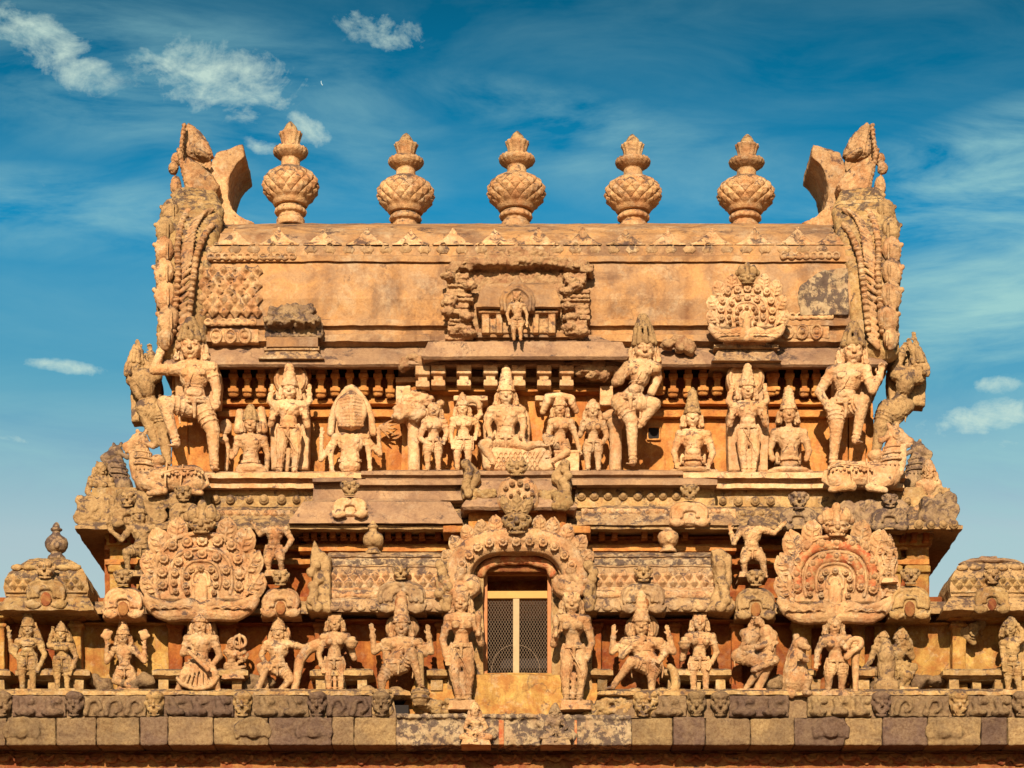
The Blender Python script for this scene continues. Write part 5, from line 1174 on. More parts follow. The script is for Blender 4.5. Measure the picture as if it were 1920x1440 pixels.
put('slim woman in a long skirt lifting a round pot, left of the club guardian', .16, std(628, 1150, 1300, w=.95), hd=(628, 1168, 13), sh=(607, 1195, 650, 1194), wa=(627, 1222), pe=(627, 1240), aL=[(598, 1228), (604, 1250, 6)], aR=[(664, 1234), (660, 1216, 6)], hdir={'R': A((-.1, -.2, 1))}, cr=('hair', 1), fem=True, skirt='long', mat='cream', group=G1, held=pot(659, 1207, 11), base=(600, 1293, 655, 1302))
def c7(c, Y, h, k):
    club(c, Y - .10, [(788, 1226), (791, 1284)], .05, .04, (788, 1306, 17), 'mid')
    item(c, 'dwarf_mount', Y, 'mid', lambda m: (lion(m, 716, 1310, 44, 44, Y - .12, False, True), m.ell(P(690, 1300, Y), (.14, .12, .12)), m.ell(P(742, 1300, Y), (.14, .12, .1)), m.ell(P(716, 1332, Y - .05), (.2, .15, .14))))
put('big four armed guardian with one leg crossed over a club, left of the doorway', .02, std(755, 1150, 1300), hd=(753, 1176, 15.5), sh=(724, 1205, 784, 1205), wa=(752, 1228), pe=(744, 1246), aL=[(724, 1236), (745, 1226, 16)], aR=[(796, 1226), (768, 1222, 18)],
    lL=[(716, 1274, 4), (716, 1298, 2)], lR=[(772, 1223, 22), (788, 1284, 12)], extra=[[(724, 1205), (702, 1222), (698, 1188, 6)], [(786, 1205), (808, 1222), (804, 1190, 6)]], cr=('tall', 3.9), fierce=True, mat='cream', group=G1, slab=('disc', 722, 1148, 786, 1204), held=c7)
def bud(x, y0, y1): return lambda c, Y, h, k: item(c, 'lotus_bud', Y, 'cream', lambda m: (m.tube([P(x, y1, Y - .16), P(x, y0 + 8, Y - .14)], .028), m.ell(P(x, y0 + 5, Y - .14), (.055, .055, .10))))
put('tall doorkeeper woman with a lotus bud standing left of the doorway', -.02, std(866, 1108, 1322, w=.92), hd=(864, 1130, 16), sh=(842, 1160, 890, 1160), wa=(866, 1195), pe=(864, 1216), aL=[(830, 1200), (837, 1232, 6)], aR=[(902, 1206), (897, 1186, 12)], hdir={'R': A((0, -.2, 1))}, lL=[(852, 1264, 4), (860, 1308)], lR=[(880, 1262, 4), (878, 1308)], cr=('hair', 1), fem=True, skirt='long', mat='cream', group=G1, held=bud(897, 1152, 1190), base=(840, 1312, 895, 1330))
put('tall doorkeeper woman with a lotus bud standing right of the doorway', -.02, std(1073, 1110, 1322, w=.92), hd=(1072, 1132, 16), sh=(1049, 1162, 1098, 1162), wa=(1074, 1198), pe=(1076, 1218), aR=[(1110, 1204), (1100, 1236, 10)], aL=[(1038, 1208), (1042, 1190, 12)], hdir={'L': A((0, -.2, 1)), 'R': A((-.7, -.2, -.4))}, lL=[(1060, 1266, 4), (1062, 1308)], lR=[(1092, 1262, 6), (1086, 1308)], cr=('hair', 1), fem=True, skirt='long', mat='cream', group=G1, held=bud(1042, 1160, 1192), base=(1050, 1312, 1110, 1330))
def c10(c, Y, h, k):
    item(c, 'dwarf_mount', Y, 'creamlow', lambda m: (lion(m, 1216, 1312, 46, 40, Y - .12, False, True), m.ell(P(1190, 1302, Y), (.16, .12, .1)), m.ell(P(1242, 1302, Y), (.14, .12, .1)), m.ell(P(1216, 1334, Y - .05), (.22, .15, .12))))
    item(c, 'serpent', Y, 'creamlow', lambda m: m.tube([P(q[0], q[1], Y - .03) for q in bez([(1232, 1304), (1252, 1302), (1266, 1288), (1264, 1262), (1256, 1250)], 5)], .10, .05))
put('big four armed guardian with crossed leg and serpent, right of the doorway', .02, std(1205, 1150, 1300), hd=(1202, 1174, 15.5), sh=(1172, 1204, 1236, 1204), wa=(1208, 1228), pe=(1216, 1244), aL=[(1166, 1230), (1196, 1204, 18)], aR=[(1246, 1226), (1238, 1236, 12)], hdir={'L': A((.8, -.2, .5))},
    lR=[(1222, 1268, 4), (1222, 1296, 2)], lL=[(1184, 1240, 20), (1150, 1286, 10), (-.8, -.6, 0)], extra=[[(1172, 1204), (1148, 1222), (1150, 1190, 6)], [(1238, 1204), (1262, 1222), (1254, 1190, 6)]], cr=('tall', 3.7), fierce=True, mat='cream', group=G1, slab=('disc', 1172, 1148, 1236, 1206), held=c10)
put('slim woman holding a round pot at her side, right of the cross legged guardian', .16, std(1312, 1150, 1300, w=.95), hd=(1312, 1168, 13), sh=(1291, 1194, 1335, 1194), wa=(1311, 1222), pe=(1311, 1240), aR=[(1344, 1224), (1332, 1246, 8)], aL=[(1280, 1236), (1282, 1216, 6)], hdir={'L': A((.1, -.2, 1))}, cr=('hair', 1), fem=True, skirt='mid', mat='cream', group=G1, held=pot(1284, 1208, 11), base=(1288, 1293, 1342, 1302))
# embracing creature under the dark gable
figure('hunched naked pair locked in an embrace under the dark brown horseshoe gable', .10, (1421, 1172, 13), (1396, 1188, 1434, 1186), (1398, 1214), (1392, 1228), [(1402, 1214, 6), (1436, 1216, 18)], [(1452, 1190, 8), (1424, 1168, 20)], [(1430, 1246, 10), (1398, 1292, 4)], [(1452, 1238, 16), (1412, 1256, 18)], extra=[[(1396, 1190), (1412, 1210), (1446, 1206, 20)]], cr=('hair', 1), mat='cream', group=G1, turn=.6, roll=-.3, thick=1.15, ears=False,
       held=lambda c, Y, h, k: item(c, 'clasped_partner', Y, 'cream', lambda m: (m.ell(P(1436, 1186, Y - .10), (.11, .11, .12)), m.cap(P(1440, 1196, Y - .05), P(1440, 1234, Y - .05), .14, .12), m.cap(P(1442, 1234, Y), P(1420, 1294, Y + .05), .12, .07), m.cap(P(1444, 1206, Y - .1), P(1420, 1214, Y - .22), .05))), base=(1380, 1291, 1440, 1301))
def beast(label, x, y0, y1, Y, face, mat):         # upright seated bear-like beast
    c = thing('stone_beast', label, 'statue', P(x, y1, Y)); H = y1 - y0; e = lambda u, v, f=0: P(x + face * u * H, y1 - v * H, Y - f)
    mb = MB(); mb.cap(e(-.04, .22), e(-.02, .58), .22 * H * S, .15 * H * S, big=True); mb.cap(e(-.02, .58), e(.02, .78), .15 * H * S, .11 * H * S); mb.ell(e(.04, .82, .05), (.13 * H * S, .12 * H * S, .11 * H * S)); mb.cap(e(.06, .80, .12), e(.16, .76, .14), .07 * H * S, .05 * H * S)
    mb.ell(e(.09, .86, .12), (.035,) * 3); mb.ell(e(-.03, .93), (.05,) * 3); mb.cap(e(.05, .62, .05), e(.14, .56, .2), .06 * H * S, .05 * H * S); mb.cap(e(.14, .56, .2), e(.05, .58, .25), .05 * H * S, .035 * H * S)
    mb.cap(e(-.05, .25, .02), e(.16, .26, .12), .13 * H * S, .08 * H * S); mb.cap(e(.16, .26, .12), e(.12, .04, .10), .075 * H * S, .05 * H * S); mb.ell(e(.15, .03, .14), (.08, .10, .05)); mb.cap(e(-.14, .1, -.02), e(-.1, .02, .1), .12 * H * S, .07 * H * S)
    for s_ in (-.03, 0, .03): mb.cap(e(.03 + s_, .59, .3), e(.03 + s_, .65, .3), .018)
    mb.tube([e(-.02, .88), e(-.10, .7, -.02), e(-.17, .45), e(-.2, .2)], .06 * H * S)
    mb.build('body', mat, c, vox=.010, disp=.012, dsc=.05, smooth=1); return c
beast('squatting bear like beast with folded arms left of the club bearing woman', 1496, 1186, 1304, .0, 1, 'cream')
put('woman in a short skirt and boots resting on a mace, under the red painted crest', .0, std(1567, 1152, 1300), hd=(1564, 1173, 14), sh=(1544, 1200, 1590, 1198), wa=(1566, 1226), pe=(1568, 1243), aL=[(1533, 1222), (1531, 1240, 4)], aR=[(1600, 1226), (1594, 1214, 10)], hdir={'R': A((.3, -.2, .8))}, lL=[(1554, 1268, 4), (1553, 1295)], lR=[(1580, 1268, 4), (1577, 1295)], cr=('bun', 1.2), fem=True, skirt='short', mat='cream', group=G1,
    held=lambda c, Y, h, k: (club(c, Y - .06, [(1604, 1224), (1604, 1298)], .06, .045, (1604, 1212, 13)), item(c, 'coiled_serpent', Y, 'cream', lambda m: m.tube([P(q[0], q[1], Y - .15) for q in bez([(1586, 1214), (1596, 1200), (1612, 1200), (1612, 1212), (1598, 1222), (1588, 1232)], 5)], .05))), base=(1540, 1294, 1592, 1304))
figure('worn seated figure twisting to the right beside the bare yellow panel', .30, (1690, 1204, 13), (1670, 1220, 1700, 1218), (1684, 1242), (1680, 1258), [(1672, 1240), (1694, 1244, 12)], [(1710, 1232), (1704, 1210, 10)], [(1712, 1252, 10), (1698, 1286, 6), (1, -.4, 0)], [(1700, 1266, 14), (1688, 1290, 8)], cr=('jata', 1.9), mat='creamlow', group=G1, turn=-.6, thick=1.1, base=(1655, 1288, 1725, 1300))
figure('slumped broken companion with an arm thrown left, behind the worn seated figure', .34, (1655, 1200, 10), (1640, 1216, 1668, 1214), (1660, 1244), (1664, 1262), [(1632, 1240), (1618, 1256, 6)], [(1680, 1222), (1690, 1224, 6)], [(1636, 1258, 12), (1610, 1254, 8), (-1, -.3, 0)], [(1668, 1284, 8), (1660, 1292, 8)], cr=('jata', 1.6), mat='mid', group=G1, turn=.5, thick=1.2, base=(1630, 1288, 1672, 1300))
mb = MB(); mb.ell(P(1662, 1248, .12), (.14, .12, .36)); mb.ell(P(1662, 1288, .12), (.2, .15, .14)); mb.cap(P(1662, 1232, .08), P(1662, 1205, .12), .13, .07); tag(mb.build('worn_stump', 'mid', None, vox=.012, disp=.02, loc=P(1662, 1300, .1)), 'eroded upright stone stump in front of the slumped companion', 'stone stump')
put('slender standing man with a hand at his hip at the far right edge', .0, std(1897, 1160, 1298, lean=4), hd=(1893, 1180, 12), sh=(1880, 1206, 1915, 1200), wa=(1897, 1234), pe=(1899, 1250), aL=[(1880, 1226), (1882, 1248, 6)], aR=[(1917, 1184), (1906, 1170, 4)], lL=[(1890, 1272, 3), (1890, 1294)], lR=[(1908, 1272, 3), (1912, 1294)], cr=('jata', 1.8), mat='creamlow', group=G1, slab=('arch', 1888, 1160, 1922, 1296), base=(1878, 1293, 1925, 1302))
mb = MB(); lion(mb, 1825, 1182, 24, 36, .32, False); mb.ell(P(1810, 1186, .4), (.1, .1, .12)); mb.ell(P(1838, 1168, .4), (.09, .08, .12)); mb.cap(P(1818, 1195, .36), P(1826, 1205, .34), .07, .05)
tag(mb.build('carved_face', 'creamlow', None, vox=.010, disp=.014, loc=P(1825, 1182, .35)), 'broken carved face stuck high on the yellow wall at the right', 'stone carving')
# little seated figures on the base course
for x, lab, m in ((892, 'small lotus seated figure before the course left of the door sill', 'cream'), (1042, 'small dark figure carved above a lotus right of the door sill', 'dark')):
    figure(lab, -.30, (x - 2, 1335 if x < 1000 else 1340, 9), (x - 14, 1350, x + 12, 1350), (x, 1366), (x, 1376), [(x - 20, 1364), (x - 10, 1372, 8)], [(x + 20, 1364), (x + 8, 1372, 8)], [(x - 26, 1382, 8), (x + 4, 1386, 12)], [(x + 26, 1382, 8), (x - 4, 1388, 12)], cr=('jata', 1.8), mat=m, group='small figures on the base course',
           slab=('arch', x - 16, 1316, x + 14, 1392), base=(x - 28, 1386, x + 28, 1396))
# ================================================================== atlas figures above the small gables
G3 = 'atlas figures under the middle cornice'
put('atlas figure with a raised left hand and crowned head beside the left fan crest', .30, std(262, 950, 1080), hd=(262, 970, 12.5), sh=(244, 992, 288, 990), wa=(266, 1016), pe=(264, 1030), aL=[(228, 1012, 6), (206, 994, 10)], aR=[(300, 1008), (292, 1020, 4)], hdir={'L': A((-.2, -.3, 1))}, lL=[(237, 1036, 16), (240, 1066, 6)], lR=[(280, 1046), (282, 1076)], cr=('tall', 2.4), mat='mid', group=G3, base=(232, 1068, 292, 1080))
def stump(x, y, mat): return lambda c, Y, h, k: item(c, 'broken_neck', Y, mat, lambda m: (m.ell(P(x, y, Y), (.09, .09, .09)), m.ell(P(x + 5, y + 4, Y + .02), (.10, .08, .06))), disp=.03)
put('headless atlas figure with one arm akimbo right of the left fan crest', .30, std(515, 965, 1080), hd=None, sh=(497, 994, 535, 992), wa=(514, 1016), pe=(514, 1030), aL=[(488, 1002), (478, 988, 4)], aR=[(547, 1012), (533, 1034, 8)], lL=[(502, 1052, 12), (504, 1074, 4)], lR=[(526, 1046, 16), (528, 1068, 6)], cr=None, mat='cream', group=G3, held=stump(515, 982, 'dark'), base=(492, 1068, 540, 1080))
put('headless atlas figure with raised hands left of the red painted crest', .30, std(1410, 965, 1080), hd=None, sh=(1389, 994, 1432, 994), wa=(1409, 1020), pe=(1410, 1034), aL=[(1376, 1018, 4), (1370, 996, 8)], aR=[(1452, 1000), (1464, 988, 4)], hdir={'L': A((-.2, -.2, 1))}, lL=[(1395, 1052, 14), (1396, 1074, 4)], lR=[(1430, 1050, 14), (1434, 1078, 4)], cr=None, mat='cream', group=G3, held=stump(1411, 982, 'dark'), base=(1385, 1072, 1440, 1082))
put('tiny standing figure squeezed against the right flames of the red crest', .0, std(1668, 1012, 1088), mat='cream', cr=('tall', 2.2), group=G3, base=(1652, 1084, 1684, 1092))

figure('small worn figure standing in the little shrine at the centre of the roof vault', .58, (969, 557, 7.5), (957, 572, 982, 572), (970, 592), (969, 600), [(951, 588), (954, 602, 3)], [(988, 590), (988, 606, 2)], [(963, 618, 3), (964, 636, 1)], [(976, 618, 3), (976, 636, 1)], cr=('hair', 1), mat='cream', group=None, slab=('arch', 959, 546, 986, 606))
# ================================================================== upper tier statues
YU = 1.12
def c_halo(x, y, r, wings=True):
    def f(c, Y, h, k):
        item(c, 'halo', Y, 'upper', lambda m: (m.plate([(x + r * math.cos(t), y + r * 1.05 * math.sin(t)) for t in np.linspace(0, 2 * PI, 23)[:-1]], Y + .10, .25, .03), m.ring(P(x, y, Y + .09), (0, -1, 0), r * k * .82, .025)))
    return f
put('kneeling giant guardian with a raised fist at the left end of the upper storey', .95, std(365, 620, 885), hd=(358, 650, 21), sh=(332, 692, 396, 690), wa=(364, 734), pe=(368, 760), aL=[(289, 694, 10), (303, 655, 6)], aR=[(406, 728), (405, 762, 6)], hdir={'L': A((0, -.1, 1)), 'R': A((-.8, -.3, -.5))},
    lL=[(308, 756, 22), (331, 832, 10)], lR=[(399, 808, 6), (402, 876)], cr=('jata', 2.25), fierce=True, mat='upper', hmat='mid', group=G2, slab=('arch', 330, 655, 412, 760))
figure('weathered side guardian leaning out beyond the left corner, seen from the side', 1.45, (254, 690, 15), (250, 712, 290, 706), (280, 750), (296, 772), [(262, 740, 4), (250, 706, 6)], [(290, 690), (284, 664, 4)], [(268, 764, 6), (292, 832)], [(306, 800), (314, 868)], extra=[[(290, 706), (270, 680), (262, 655, 4)]], cr=('jata', 2.6), mat='mid', group=G2, turn=1.1, thick=1.5, slab=('arch', 246, 660, 300, 790))
figure('half length figure rising beside a flower, right of the kneeling giant', 1.30, (470, 795, 13), (447, 823, 494, 823), (470, 852), (470, 872), [(440, 850), (434, 858, 8)], [(502, 852), (500, 880, 4)], hdir={'L': A((0, -.1, 1))}, cr=('jata', 2.4), bust=886, mat='upper', hmat='mid', group=G2,
       held=lambda c, Y, h, k: (item(c, 'belly_roll', Y, 'upper', lambda m: (m.ell(P(470, 880, Y), (.24, .18, .10)), m.cap(P(450, 884, Y - .05), P(492, 884, Y - .05), .07))), item(c, 'throne_post', Y, 'upper', lambda m: m.cap(P(446, 806, Y + .12), P(450, 775, Y + .12), .07)), item(c, 'throne_post', Y, 'upper', lambda m: m.cap(P(494, 806, Y + .12), P(490, 770, Y + .12), .07)),
                                item(c, 'flower_stem', Y, 'upper', lambda m: (m.tube([P(424, 880, Y + .1), P(428, 840, Y + .08), P(420, 812, Y + .08)], .035), m.ell(P(424, 800, Y + .06), (.10, .06, .12)), m.ell(P(420, 825, Y + .06), (.08, .05, .06))))))
put('tall four armed deity with a round halo, second standing figure from the left', 1.05, std(541, 700, 890), hd=(543, 732, 14.5), sh=(517, 760, 569, 760), wa=(541, 785), pe=(541, 806), aL=[(508, 796), (511, 782, 10)], aR=[(576, 798), (572, 780, 10)], hdir={'L': A((0, -.2, 1)), 'R': A((0, -.2, 1))}, lL=[(527, 844, 3), (524, 882)], lR=[(556, 844, 3), (552, 882)],
    extra=[[(516, 760), (506, 752), (508, 738, 0)], [(570, 760), (580, 752), (580, 738, 0)]], cr=('tall', 3.2), mat='upper', skirt='long', group=G2, slab=('arch', 508, 690, 578, 880), held=c_halo(545, 710, 32))
def c_jata(c, Y, h, k):
    item(c, 'matted_hair', Y, 'upper', lambda m: ([m.tube([P(q[0], q[1], Y - .10) for q in bez([(658 + s_ * (5 + 3 * a), 798), (658 + s_ * (10 + 5 * a), 775), (658 + s_ * (8 + 4 * a), 752), (658 + s_ * 4, 738)], 4)], .055, .035) for s_ in (-1, 1) for a in (0, 1, 2, 3)],
         [m.cap(P(658 + s_ * 5, 746 + j * 6.5, Y - .21), P(658 + s_ * 22, 750 + j * 6, Y - .12), .022) for s_ in (-1, 1) for j in range(9)], m.ell(P(658, 772, Y - .06), (.18, .17, .30)), m.cap(P(658, 748, Y - .1), P(658, 732, Y - .05), .11, .02), m.ell(P(658, 796, Y - .12), (.15, .1, .08))), vox=.010)
    item(c, 'pointed_throne_back', Y, 'upper', lambda m: (m.tube([P(q[0], q[1], Y + .10) for q in bez([(620, 812), (624, 780), (634, 755), (658, 728), (684, 755), (694, 780), (700, 812)], 4)], .06), m.plate(bez([(626, 820), (628, 780), (640, 752), (658, 734), (678, 752), (690, 780), (692, 820)], 4), Y + .15, .2)))
    item(c, 'weapon_rays', Y, 'upper', lambda m: [m.cap(P(712, 800, Y + .2), P(712 + 34 * math.cos(t), 800 - 26 * math.sin(t), Y + .25), .025, .01) for t in (-1.0, -.6, -.2, .2, .6)], vox=.010)
figure('four armed half length figure whose ribbed matted hair hides its face', 1.22, None, (629, 820, 687, 820), (656, 850), (656, 870), [(620, 850), (622, 880, 4)], [(692, 852), (694, 882, 4)], extra=[[(629, 822), (602, 862), (603, 815, 4)], [(687, 822), (712, 852), (710, 815, 4)]], cr=None, bust=886, mat='upper', group=G2, held=c_jata)
def pillar(label, x, Y, top, rock):
    c = thing('round_pillar', label, 'pillar', P(x, 884, Y)); k = pk(Y)
    mb = MB(); mb.lathe([(11.5 * k, 0), (11.5 * k, (884 - top - 18) * k), (13 * k, (884 - top - 16) * k), (17 * k, (884 - top - 8) * k), (18 * k, (884 - top) * k), (10 * k, (884 - top + 4) * k)], P(x, 884, Y), 22); mb.build('shaft', 'upper', c, vox=.014, disp=.012)
    if rock:
        mb = MB()
        for q in range(34): mb.ell(P(x + random.uniform(-30, 24), top - random.uniform(-4, 42), Y - .02), (random.uniform(.06, .14), .13, random.uniform(.05, .09)))
        mb.build('broken_capital', 'upper', c, vox=.014, disp=.04, dsc=.07)
    else:
        mb = MB(); mb.ell(P(x, top - 8, Y), (.2, .16, .08)); mb.cap(P(x - 18, top - 6, Y - .05), P(x - 6, top - 14, Y - .08), .07); mb.ell(P(x + 10, top - 12, Y), (.1, .1, .08)); mb.build('leafy_capital', 'upper', c, vox=.013, disp=.02)
pillar('round pillar with a crumbling capital left of the central family', 776, 1.20, 784, True)
pillar('round pillar with a leafy capital behind the leaping giant leg', 1154, 1.20, 788, False)
put('woman with a side bun next to the crumbling pillar', 1.02, std(812, 754, 884, w=.95), hd=(814, 771, 12), sh=(797, 792, 832, 792), wa=(813, 815), pe=(812, 829), aL=[(787, 822), (800, 830, 8)], aR=[(838, 812), (833, 826, 12)], hdir={'L': A((.9, -.2, -.1))}, cr=('bun', 1.2), fem=True, mat='upper', group=G2, skirt='mid')
put('slim attendant in a conical crown left of the central seated deity', 1.05, std(868, 748, 884, w=.95), hd=(867, 767, 11.5), sh=(850, 788, 889, 788), wa=(869, 812), pe=(870, 826), aL=[(845, 814), (848, 832, 6)], aR=[(896, 800), (892, 818, 12)], cr=('tall', 2.3), fem=True, mat='upper', group=G2, skirt='mid', extra=[[(888, 788), (901, 778), (899, 764, 0)]],
    held=lambda c, Y, h, k: item(c, 'fly_whisk', Y, 'upper', lambda m: m.tube([P(q[0], q[1], Y - .02) for q in bez([(899, 764), (896, 754), (884, 750), (874, 752)], 3)], .04, .06)))
def c_throne(c, Y, h, k):
    item(c, 'draped_seat', Y, 'upper', lambda m: (m.plate(bez([(898, 832), (930, 836), (975, 838), (1020, 832), (1030, 850), (1034, 882), (918, 882), (905, 856)], 4), Y - .14, .4, .05),
         [m.tube([P(930 + i * 9, 846, Y - .165), P(912 + i * 9, 878, Y - .165)], .008) for i in range(1, 11)], [m.tube([P(922 + i * 9, 846, Y - .165), P(940 + i * 9, 878, Y - .165)], .008) for i in range(0, 9)]), vox=.012, disp=.01)
put('large seated deity with a tall crown at the centre of the upper storey', 1.0, std(948, 700, 880), hd=(949, 742, 15), sh=(922, 770, 977, 770), wa=(948, 806), pe=(948, 826), aL=[(914, 800), (922, 822, 14)], aR=[(982, 800), (978, 822, 14)], hdir={'L': A((.3, -1, -.2)), 'R': A((-.3, -1, -.2))},
    lL=[(906, 834, 20), (926, 868, 16)], lR=[(990, 836, 18), (1014, 832, 18), (1, -.3, 0)], cr=('tall', 3.3), mat='upper', group=G2, slab=('arch', 908, 742, 992, 832), held=c_throne)
def c_parv(c, Y, h, k):
    item(c, 'block_seat', Y, 'upper', lambda m: (m.pbox(1040, 846, 1086, 884, Y - .12, .45), m.pbox(1038, 843, 1088, 848, Y - .14, .48)))
    item(c, 'parasol_folds', Y, 'upper', lambda m: ([m.tube([P(q[0], q[1], Y + .05 - j * .03) for q in bez([(1018 + j * 3, 772 - j * 6), (1026, 756 - j * 4), (1050, 748 - j * 2), (1072, 756 - j * 3), (1080 - j * 3, 770 - j * 5)], 4)], .05) for j in range(4)],))
put('seated goddess under a folded parasol beside the large central deity', 1.02, std(1050, 748, 880), hd=(1050, 768, 12), sh=(1034, 792, 1070, 792), wa=(1050, 816), pe=(1050, 832), aL=[(1028, 816), (1032, 828, 12)], aR=[(1080, 820), (1086, 842, 6)], lL=[(1024, 820, 16), (1030, 856, 12)], lR=[(1062, 848, 18), (1034, 866, 16)], cr=('tall', 2.3), fem=True, mat='upper', group=G2, held=c_parv)
put('small woman with arms bent standing right of the seated goddess', 1.04, std(1112, 756, 884, w=.95), hd=(1111, 773, 12), sh=(1095, 794, 1130, 794), wa=(1112, 818), pe=(1112, 832), aL=[(1088, 816), (1093, 802, 8)], aR=[(1138, 818), (1128, 832, 8)], hdir={'L': A((.1, -.2, 1)), 'R': A((-.8, -.2, -.1))}, cr=('jata', 1.7), fem=True, mat='upper', group=G2, skirt='mid')
put('leaping giant guardian with a broken arm stepping over the right pillar', .80, std(1190, 620, 880), hd=(1208, 657, 20), sh=(1184, 688, 1228, 690), wa=(1194, 728), pe=(1172, 752), aL=[(1160, 712, 6)], aR=None, lL=[(1184, 790, 10), (1187, 866, 4)], lR=[(1226, 758, 8), (1200, 796, 0), (-.8, -.4, 0)], cr=('jata', 2.9), mat='upper', hmat='mid', group=G2, roll=-.05, slab=('disc', 1184, 640, 1236, 684),
    held=lambda c, Y, h, k: (item(c, 'broken_arm', Y, 'brick', lambda m: (m.cap(P(1178, 690, Y), P(1156, 716, Y - .05), .10, .08), m.ell(P(1160, 712, Y - .04), (.09, .09, .09))), disp=.03), item(c, 'rear_sash', Y, 'upper', lambda m: m.tube([P(1228, 690, Y + .05), P(1232, 710, Y + .1), P(1222, 735, Y + .1)], .09, .07))))
figure('half length figure with a banded tall crown left of the haloed right deity', 1.25, (1298, 783, 14.5), (1275, 815, 1325, 815), (1299, 846), (1299, 866), [(1264, 848), (1268, 866, 8)], [(1336, 850), (1330, 868, 8)], cr=('tall', 3.3), bust=886, mat='upper', hmat='mid', group=G2, slab=('arch', 1274, 780, 1324, 870),
       held=lambda c, Y, h, k: item(c, 'cushion', Y, 'upper', lambda m: (m.ell(P(1299, 884, Y), (.32, .2, .07)), m.cap(P(1262, 886, Y - .05), P(1340, 886, Y - .05), .06))))
put('tall four armed deity with a spread halo on the right half of the upper storey', 1.0, std(1403, 700, 892), hd=(1401, 732, 14), sh=(1378, 762, 1426, 762), wa=(1402, 788), pe=(1402, 806), aL=[(1368, 796), (1372, 780, 10)], aR=[(1436, 796), (1434, 780, 10)], hdir={'L': A((0, -.2, 1)), 'R': A((0, -.2, 1))}, lL=[(1392, 846, 3), (1396, 884)], lR=[(1416, 846, 3), (1412, 884)],
    extra=[[(1378, 762), (1366, 752), (1370, 736, 0)], [(1426, 762), (1438, 752), (1436, 736, 0)]], cr=('tall', 3.2), mat='upper', skirt='long', group=G2, slab=('arch', 1366, 690, 1440, 884), held=c_halo(1398, 708, 36))
figure('half length figure with stub forearms right of the haloed right deity', 1.25, (1478, 776, 14.5), (1453, 812, 1506, 812), (1480, 846), (1480, 866), [(1443, 844), (1449, 862, 8)], [(1517, 846), (1512, 862, 8)], cr=('tall', 3.1), bust=886, mat='upper', group=G2, slab=('arch', 1454, 765, 1502, 870), hdir={'L': None, 'R': None},
       held=lambda c, Y, h, k: item(c, 'cushion', Y, 'upper', lambda m: (m.ell(P(1480, 884, Y), (.34, .2, .07)), m.cap(P(1445, 887, Y - .05), P(1520, 887, Y - .05), .06))))
put('giant guardian with one knee drawn up at the right end of the upper storey', .92, std(1588, 620, 885), hd=(1599, 659, 20), sh=(1560, 698, 1622, 694), wa=(1586, 738), pe=(1580, 760), aL=[(1536, 735), (1556, 768, 10)], aR=[(1636, 732, 6), (1650, 706, 8)], hdir={'L': A((.9, -.3, -.2)), 'R': A((.15, -.2, 1))},
    lL=[(1568, 802, 8), (1562, 872)], lR=[(1618, 752, 22), (1604, 826, 10)], cr=('jata', 2.4), fierce=True, mat='upper', hmat='mid', group=G2, slab=('arch', 1566, 650, 1634, 760))
figure('weathered side guardian thrusting out beyond the right corner, seen from the side', 1.35, (1722, 690, 15), (1682, 702, 1722, 708), (1690, 745), (1672, 768), [(1680, 690, 6), (1692, 660, 8)], [(1728, 690), (1710, 652, 4)], [(1652, 800, 4), (1642, 850)], [(1700, 762), (1672, 800)], extra=[[(1700, 702), (1722, 668), (1716, 640, 0)]], cr=('jata', 2.4), mat='mid', group=G2, turn=-1.1, thick=1.5, slab=('arch', 1668, 640, 1735, 760))
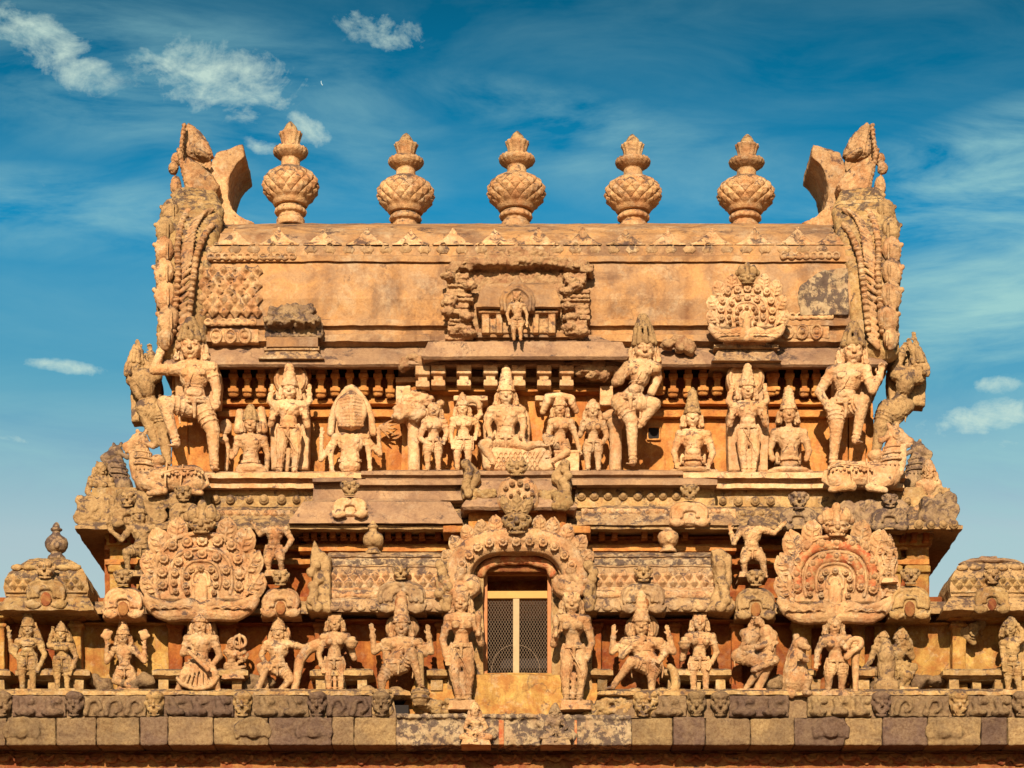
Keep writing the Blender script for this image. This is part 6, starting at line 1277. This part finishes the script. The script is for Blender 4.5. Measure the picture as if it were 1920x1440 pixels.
# ================================================================== bulls
def bull(label, x, y0, Y, face, sc, mat, body=True):       # reclining bull, head turned along face
    c = thing('stone_bull', label, 'bull statue', P(x, y0 + 112 * sc, Y), 'reclining bulls on the corners'); e = lambda u, v, f=0: P(x + face * u * sc, y0 + v * sc, Y - f * S * sc); r = lambda a: a * sc * S
    mb = MB()
    if body:
        mb.cap(e(-92, 90, -4), e(-16, 92), r(26), r(25), big=True); mb.ell(e(-95, 92, -2), (r(24), r(26), r(28)), None, True); mb.ell(e(-28, 56), (r(16), r(14), r(12))); mb.cap(e(-100, 100, 8), e(-72, 110, 22), r(17), r(10)); mb.cap(e(-72, 110, 22), e(-108, 116, 24), r(9), r(6))
        mb.cap(e(-10, 100, 14), e(-40, 112, 26), r(15), r(8)); mb.cap(e(-40, 112, 26), e(-12, 117, 30), r(8), r(6)); mb.tube([e(-118, 84), e(-122, 100, 6), e(-106, 112, 14)], r(4), r(3))
    mb.ell(e(-8, 92), (r(25), r(26), r(26)), None, True); mb.cap(e(-6, 88), e(-1, 60, 3), r(22), r(19), big=True); mb.cap(e(-1, 60, 3), e(3, 34, 4), r(19), r(14), big=True)
    mb.ell(e(6, 20, 4), (r(18), r(15), r(17)), None, True); mb.cap(e(12, 24, 6), e(28, 30, 6), r(14), r(9), big=True); mb.ell(e(32, 30, 6), (r(8), r(9), r(8))); mb.cap(e(22, 36, 8), e(30, 38, 8), r(5), r(5))
    mb.ell(e(10, 18, 18), (r(5.5), r(4), r(5.5))); mb.ring(e(10, 18, 19), (0, -1, 0), r(6.5), r(1.4)); mb.ell(e(33, 27, 12), (r(2), r(2), r(2))); mb.cap(e(28, 35, 13), e(37, 35, 10), r(1.6))
    mb.cap(e(0, 10, 10), e(-6, 0, 12), r(6), r(4)); mb.cap(e(8, 8, 0), e(10, 0, 0), r(6), r(4)); mb.ell(e(4, 8, 6), (r(9), r(8), r(6))); mb.cap(e(-6, 22, 14), e(-18, 28, 18), r(5), r(7))
    mb.tube([e(18, 44, 8), e(20, 62, 10), e(16, 88, 8)], r(9), r(5))
    mb.build('body', mat, c, vox=.011, disp=.012, dsc=.07, smooth=1)
    m2 = MB()
    for v, R_ in ((42, 16.5), (54, 19.5), (66, 21.5)):
        m2.ring(e(1 - (v - 40) * .12, v, 3), (face * -.1, 0, 1), r(R_), r(2.6), seg=22)
        for q in range(9):
            a = -PI * q / 8; m2.ell(e(1 - (v - 40) * .12 + R_ * math.cos(a), v + 4, 3 - R_ * math.sin(a)), (r(2), r(2), r(2.8)))
    m2.build('collar_beads', mat, c, vox=.010, disp=.006, smooth=1)
    if body:
        m2 = MB(); m2.tube([e(-112, 76, 20), e(-95, 70, 27), e(-60, 72, 30), (e(-35, 78, 31))], r(2)); m2.tube([e(-75, 64, 20), e(-72, 84, 30), e(-70, 104, 30)], r(2)); m2.tube([e(-45, 62, 20), e(-42, 84, 31), e(-42, 104, 31)], r(2))
        for q in range(12): m2.ell(e(-112 + q * 7, 78 + (q % 2) * 3, 25 + q * .4), (r(3), r(2.4), r(4)))
        m2.build('saddle_cloth', mat, c, vox=.010, disp=.006, smooth=1)
bull('reclining bull facing left on the left corner ledge', 268, 808, .62, -1, 1.0, 'cream')
bull('dark weathered bull head behind the left reclining bull, against the sky', 222, 832, 1.6, -1, .88, 'dark', False)
bull('reclining bull facing right on the right corner ledge', 1672, 796, .60, 1, 1.05, 'upper')
bull('dark weathered bull head behind the right reclining bull, against the sky', 1716, 826, 1.5, 1, .86, 'dark', False)
figure('small seated woman under the left dark bull head at the corner', 1.25, (190, 882, 11), (172, 900, 206, 902), (190, 926), (190, 942), [(164, 922), (176, 936, 8)], [(214, 922), (206, 938, 8)], [(166, 950, 12), (196, 960, 10)], [(214, 950, 12), (188, 962, 10)], cr=('hair', 1), fem=True, mat='mid', group='small seated figures at the corners', turn=.5, thick=1.15, base=(160, 955, 222, 975))
figure('small seated figure with a pointed hood under the right dark bull head', 1.1, (1742, 890, 11), (1724, 908, 1758, 908), (1742, 932), (1744, 948), [(1716, 928), (1730, 944, 8)], [(1766, 928), (1758, 944, 8)], [(1720, 956, 12), (1750, 966, 10)], [(1770, 956, 12), (1740, 968, 10)], cr=('jata', 2.2), mat='cream', group='small seated figures at the corners', turn=-.4, thick=1.15, base=(1714, 962, 1778, 980))
figure('tiny crouching dwarf at the tip of the right corner cornice', 1.0, (1774, 928, 8), (1764, 940, 1786, 942), (1774, 954), (1774, 964), [(1760, 956), (1768, 962, 6)], [(1790, 956), (1782, 964, 6)], [(1762, 968, 8), (1766, 980, 4)], [(1788, 968, 8), (1784, 982, 4)], cr=('hair', 1), mat='mid', group='small seated figures at the corners', turn=-.6, thick=1.2)

mk = P(604, 156, 0) - cam.location; md = mk.normalized(); mb = MB(); q0 = cam.location + md * 2600; R = np.array(Matrix.Rotation(-.35, 3, 'Y')); u = 2600 / 36.0 * S
mb.tube([A(q0) + R @ A((-1.3 * u * math.cos(t), 0, 3.6 * u * math.sin(t))) for t in np.linspace(-1.4, 1.4, 9)], .6 * u)
mo = mb.build('moon', 'moonlit', None, loc=q0); tag(mo, 'small pale half moon in the blue sky among the upper left clouds', 'moon')
# ------------------------------------------------------------------ bake the surface modifiers into plain meshes
bpy.context.view_layer.update()
dg = bpy.context.evaluated_depsgraph_get(); done = {}
for ob in [o for o in scene.objects if o.type == 'MESH' and o.modifiers]:
    key = ob.data.name
    if key not in done:
        me = bpy.data.meshes.new_from_object(ob.evaluated_get(dg)); done[key] = me
    ob['_m'] = key
for ob in [o for o in scene.objects if o.type == 'MESH' and o.modifiers]:
    ob.modifiers.clear(); ob.data = done[ob['_m']]; del ob['_m']
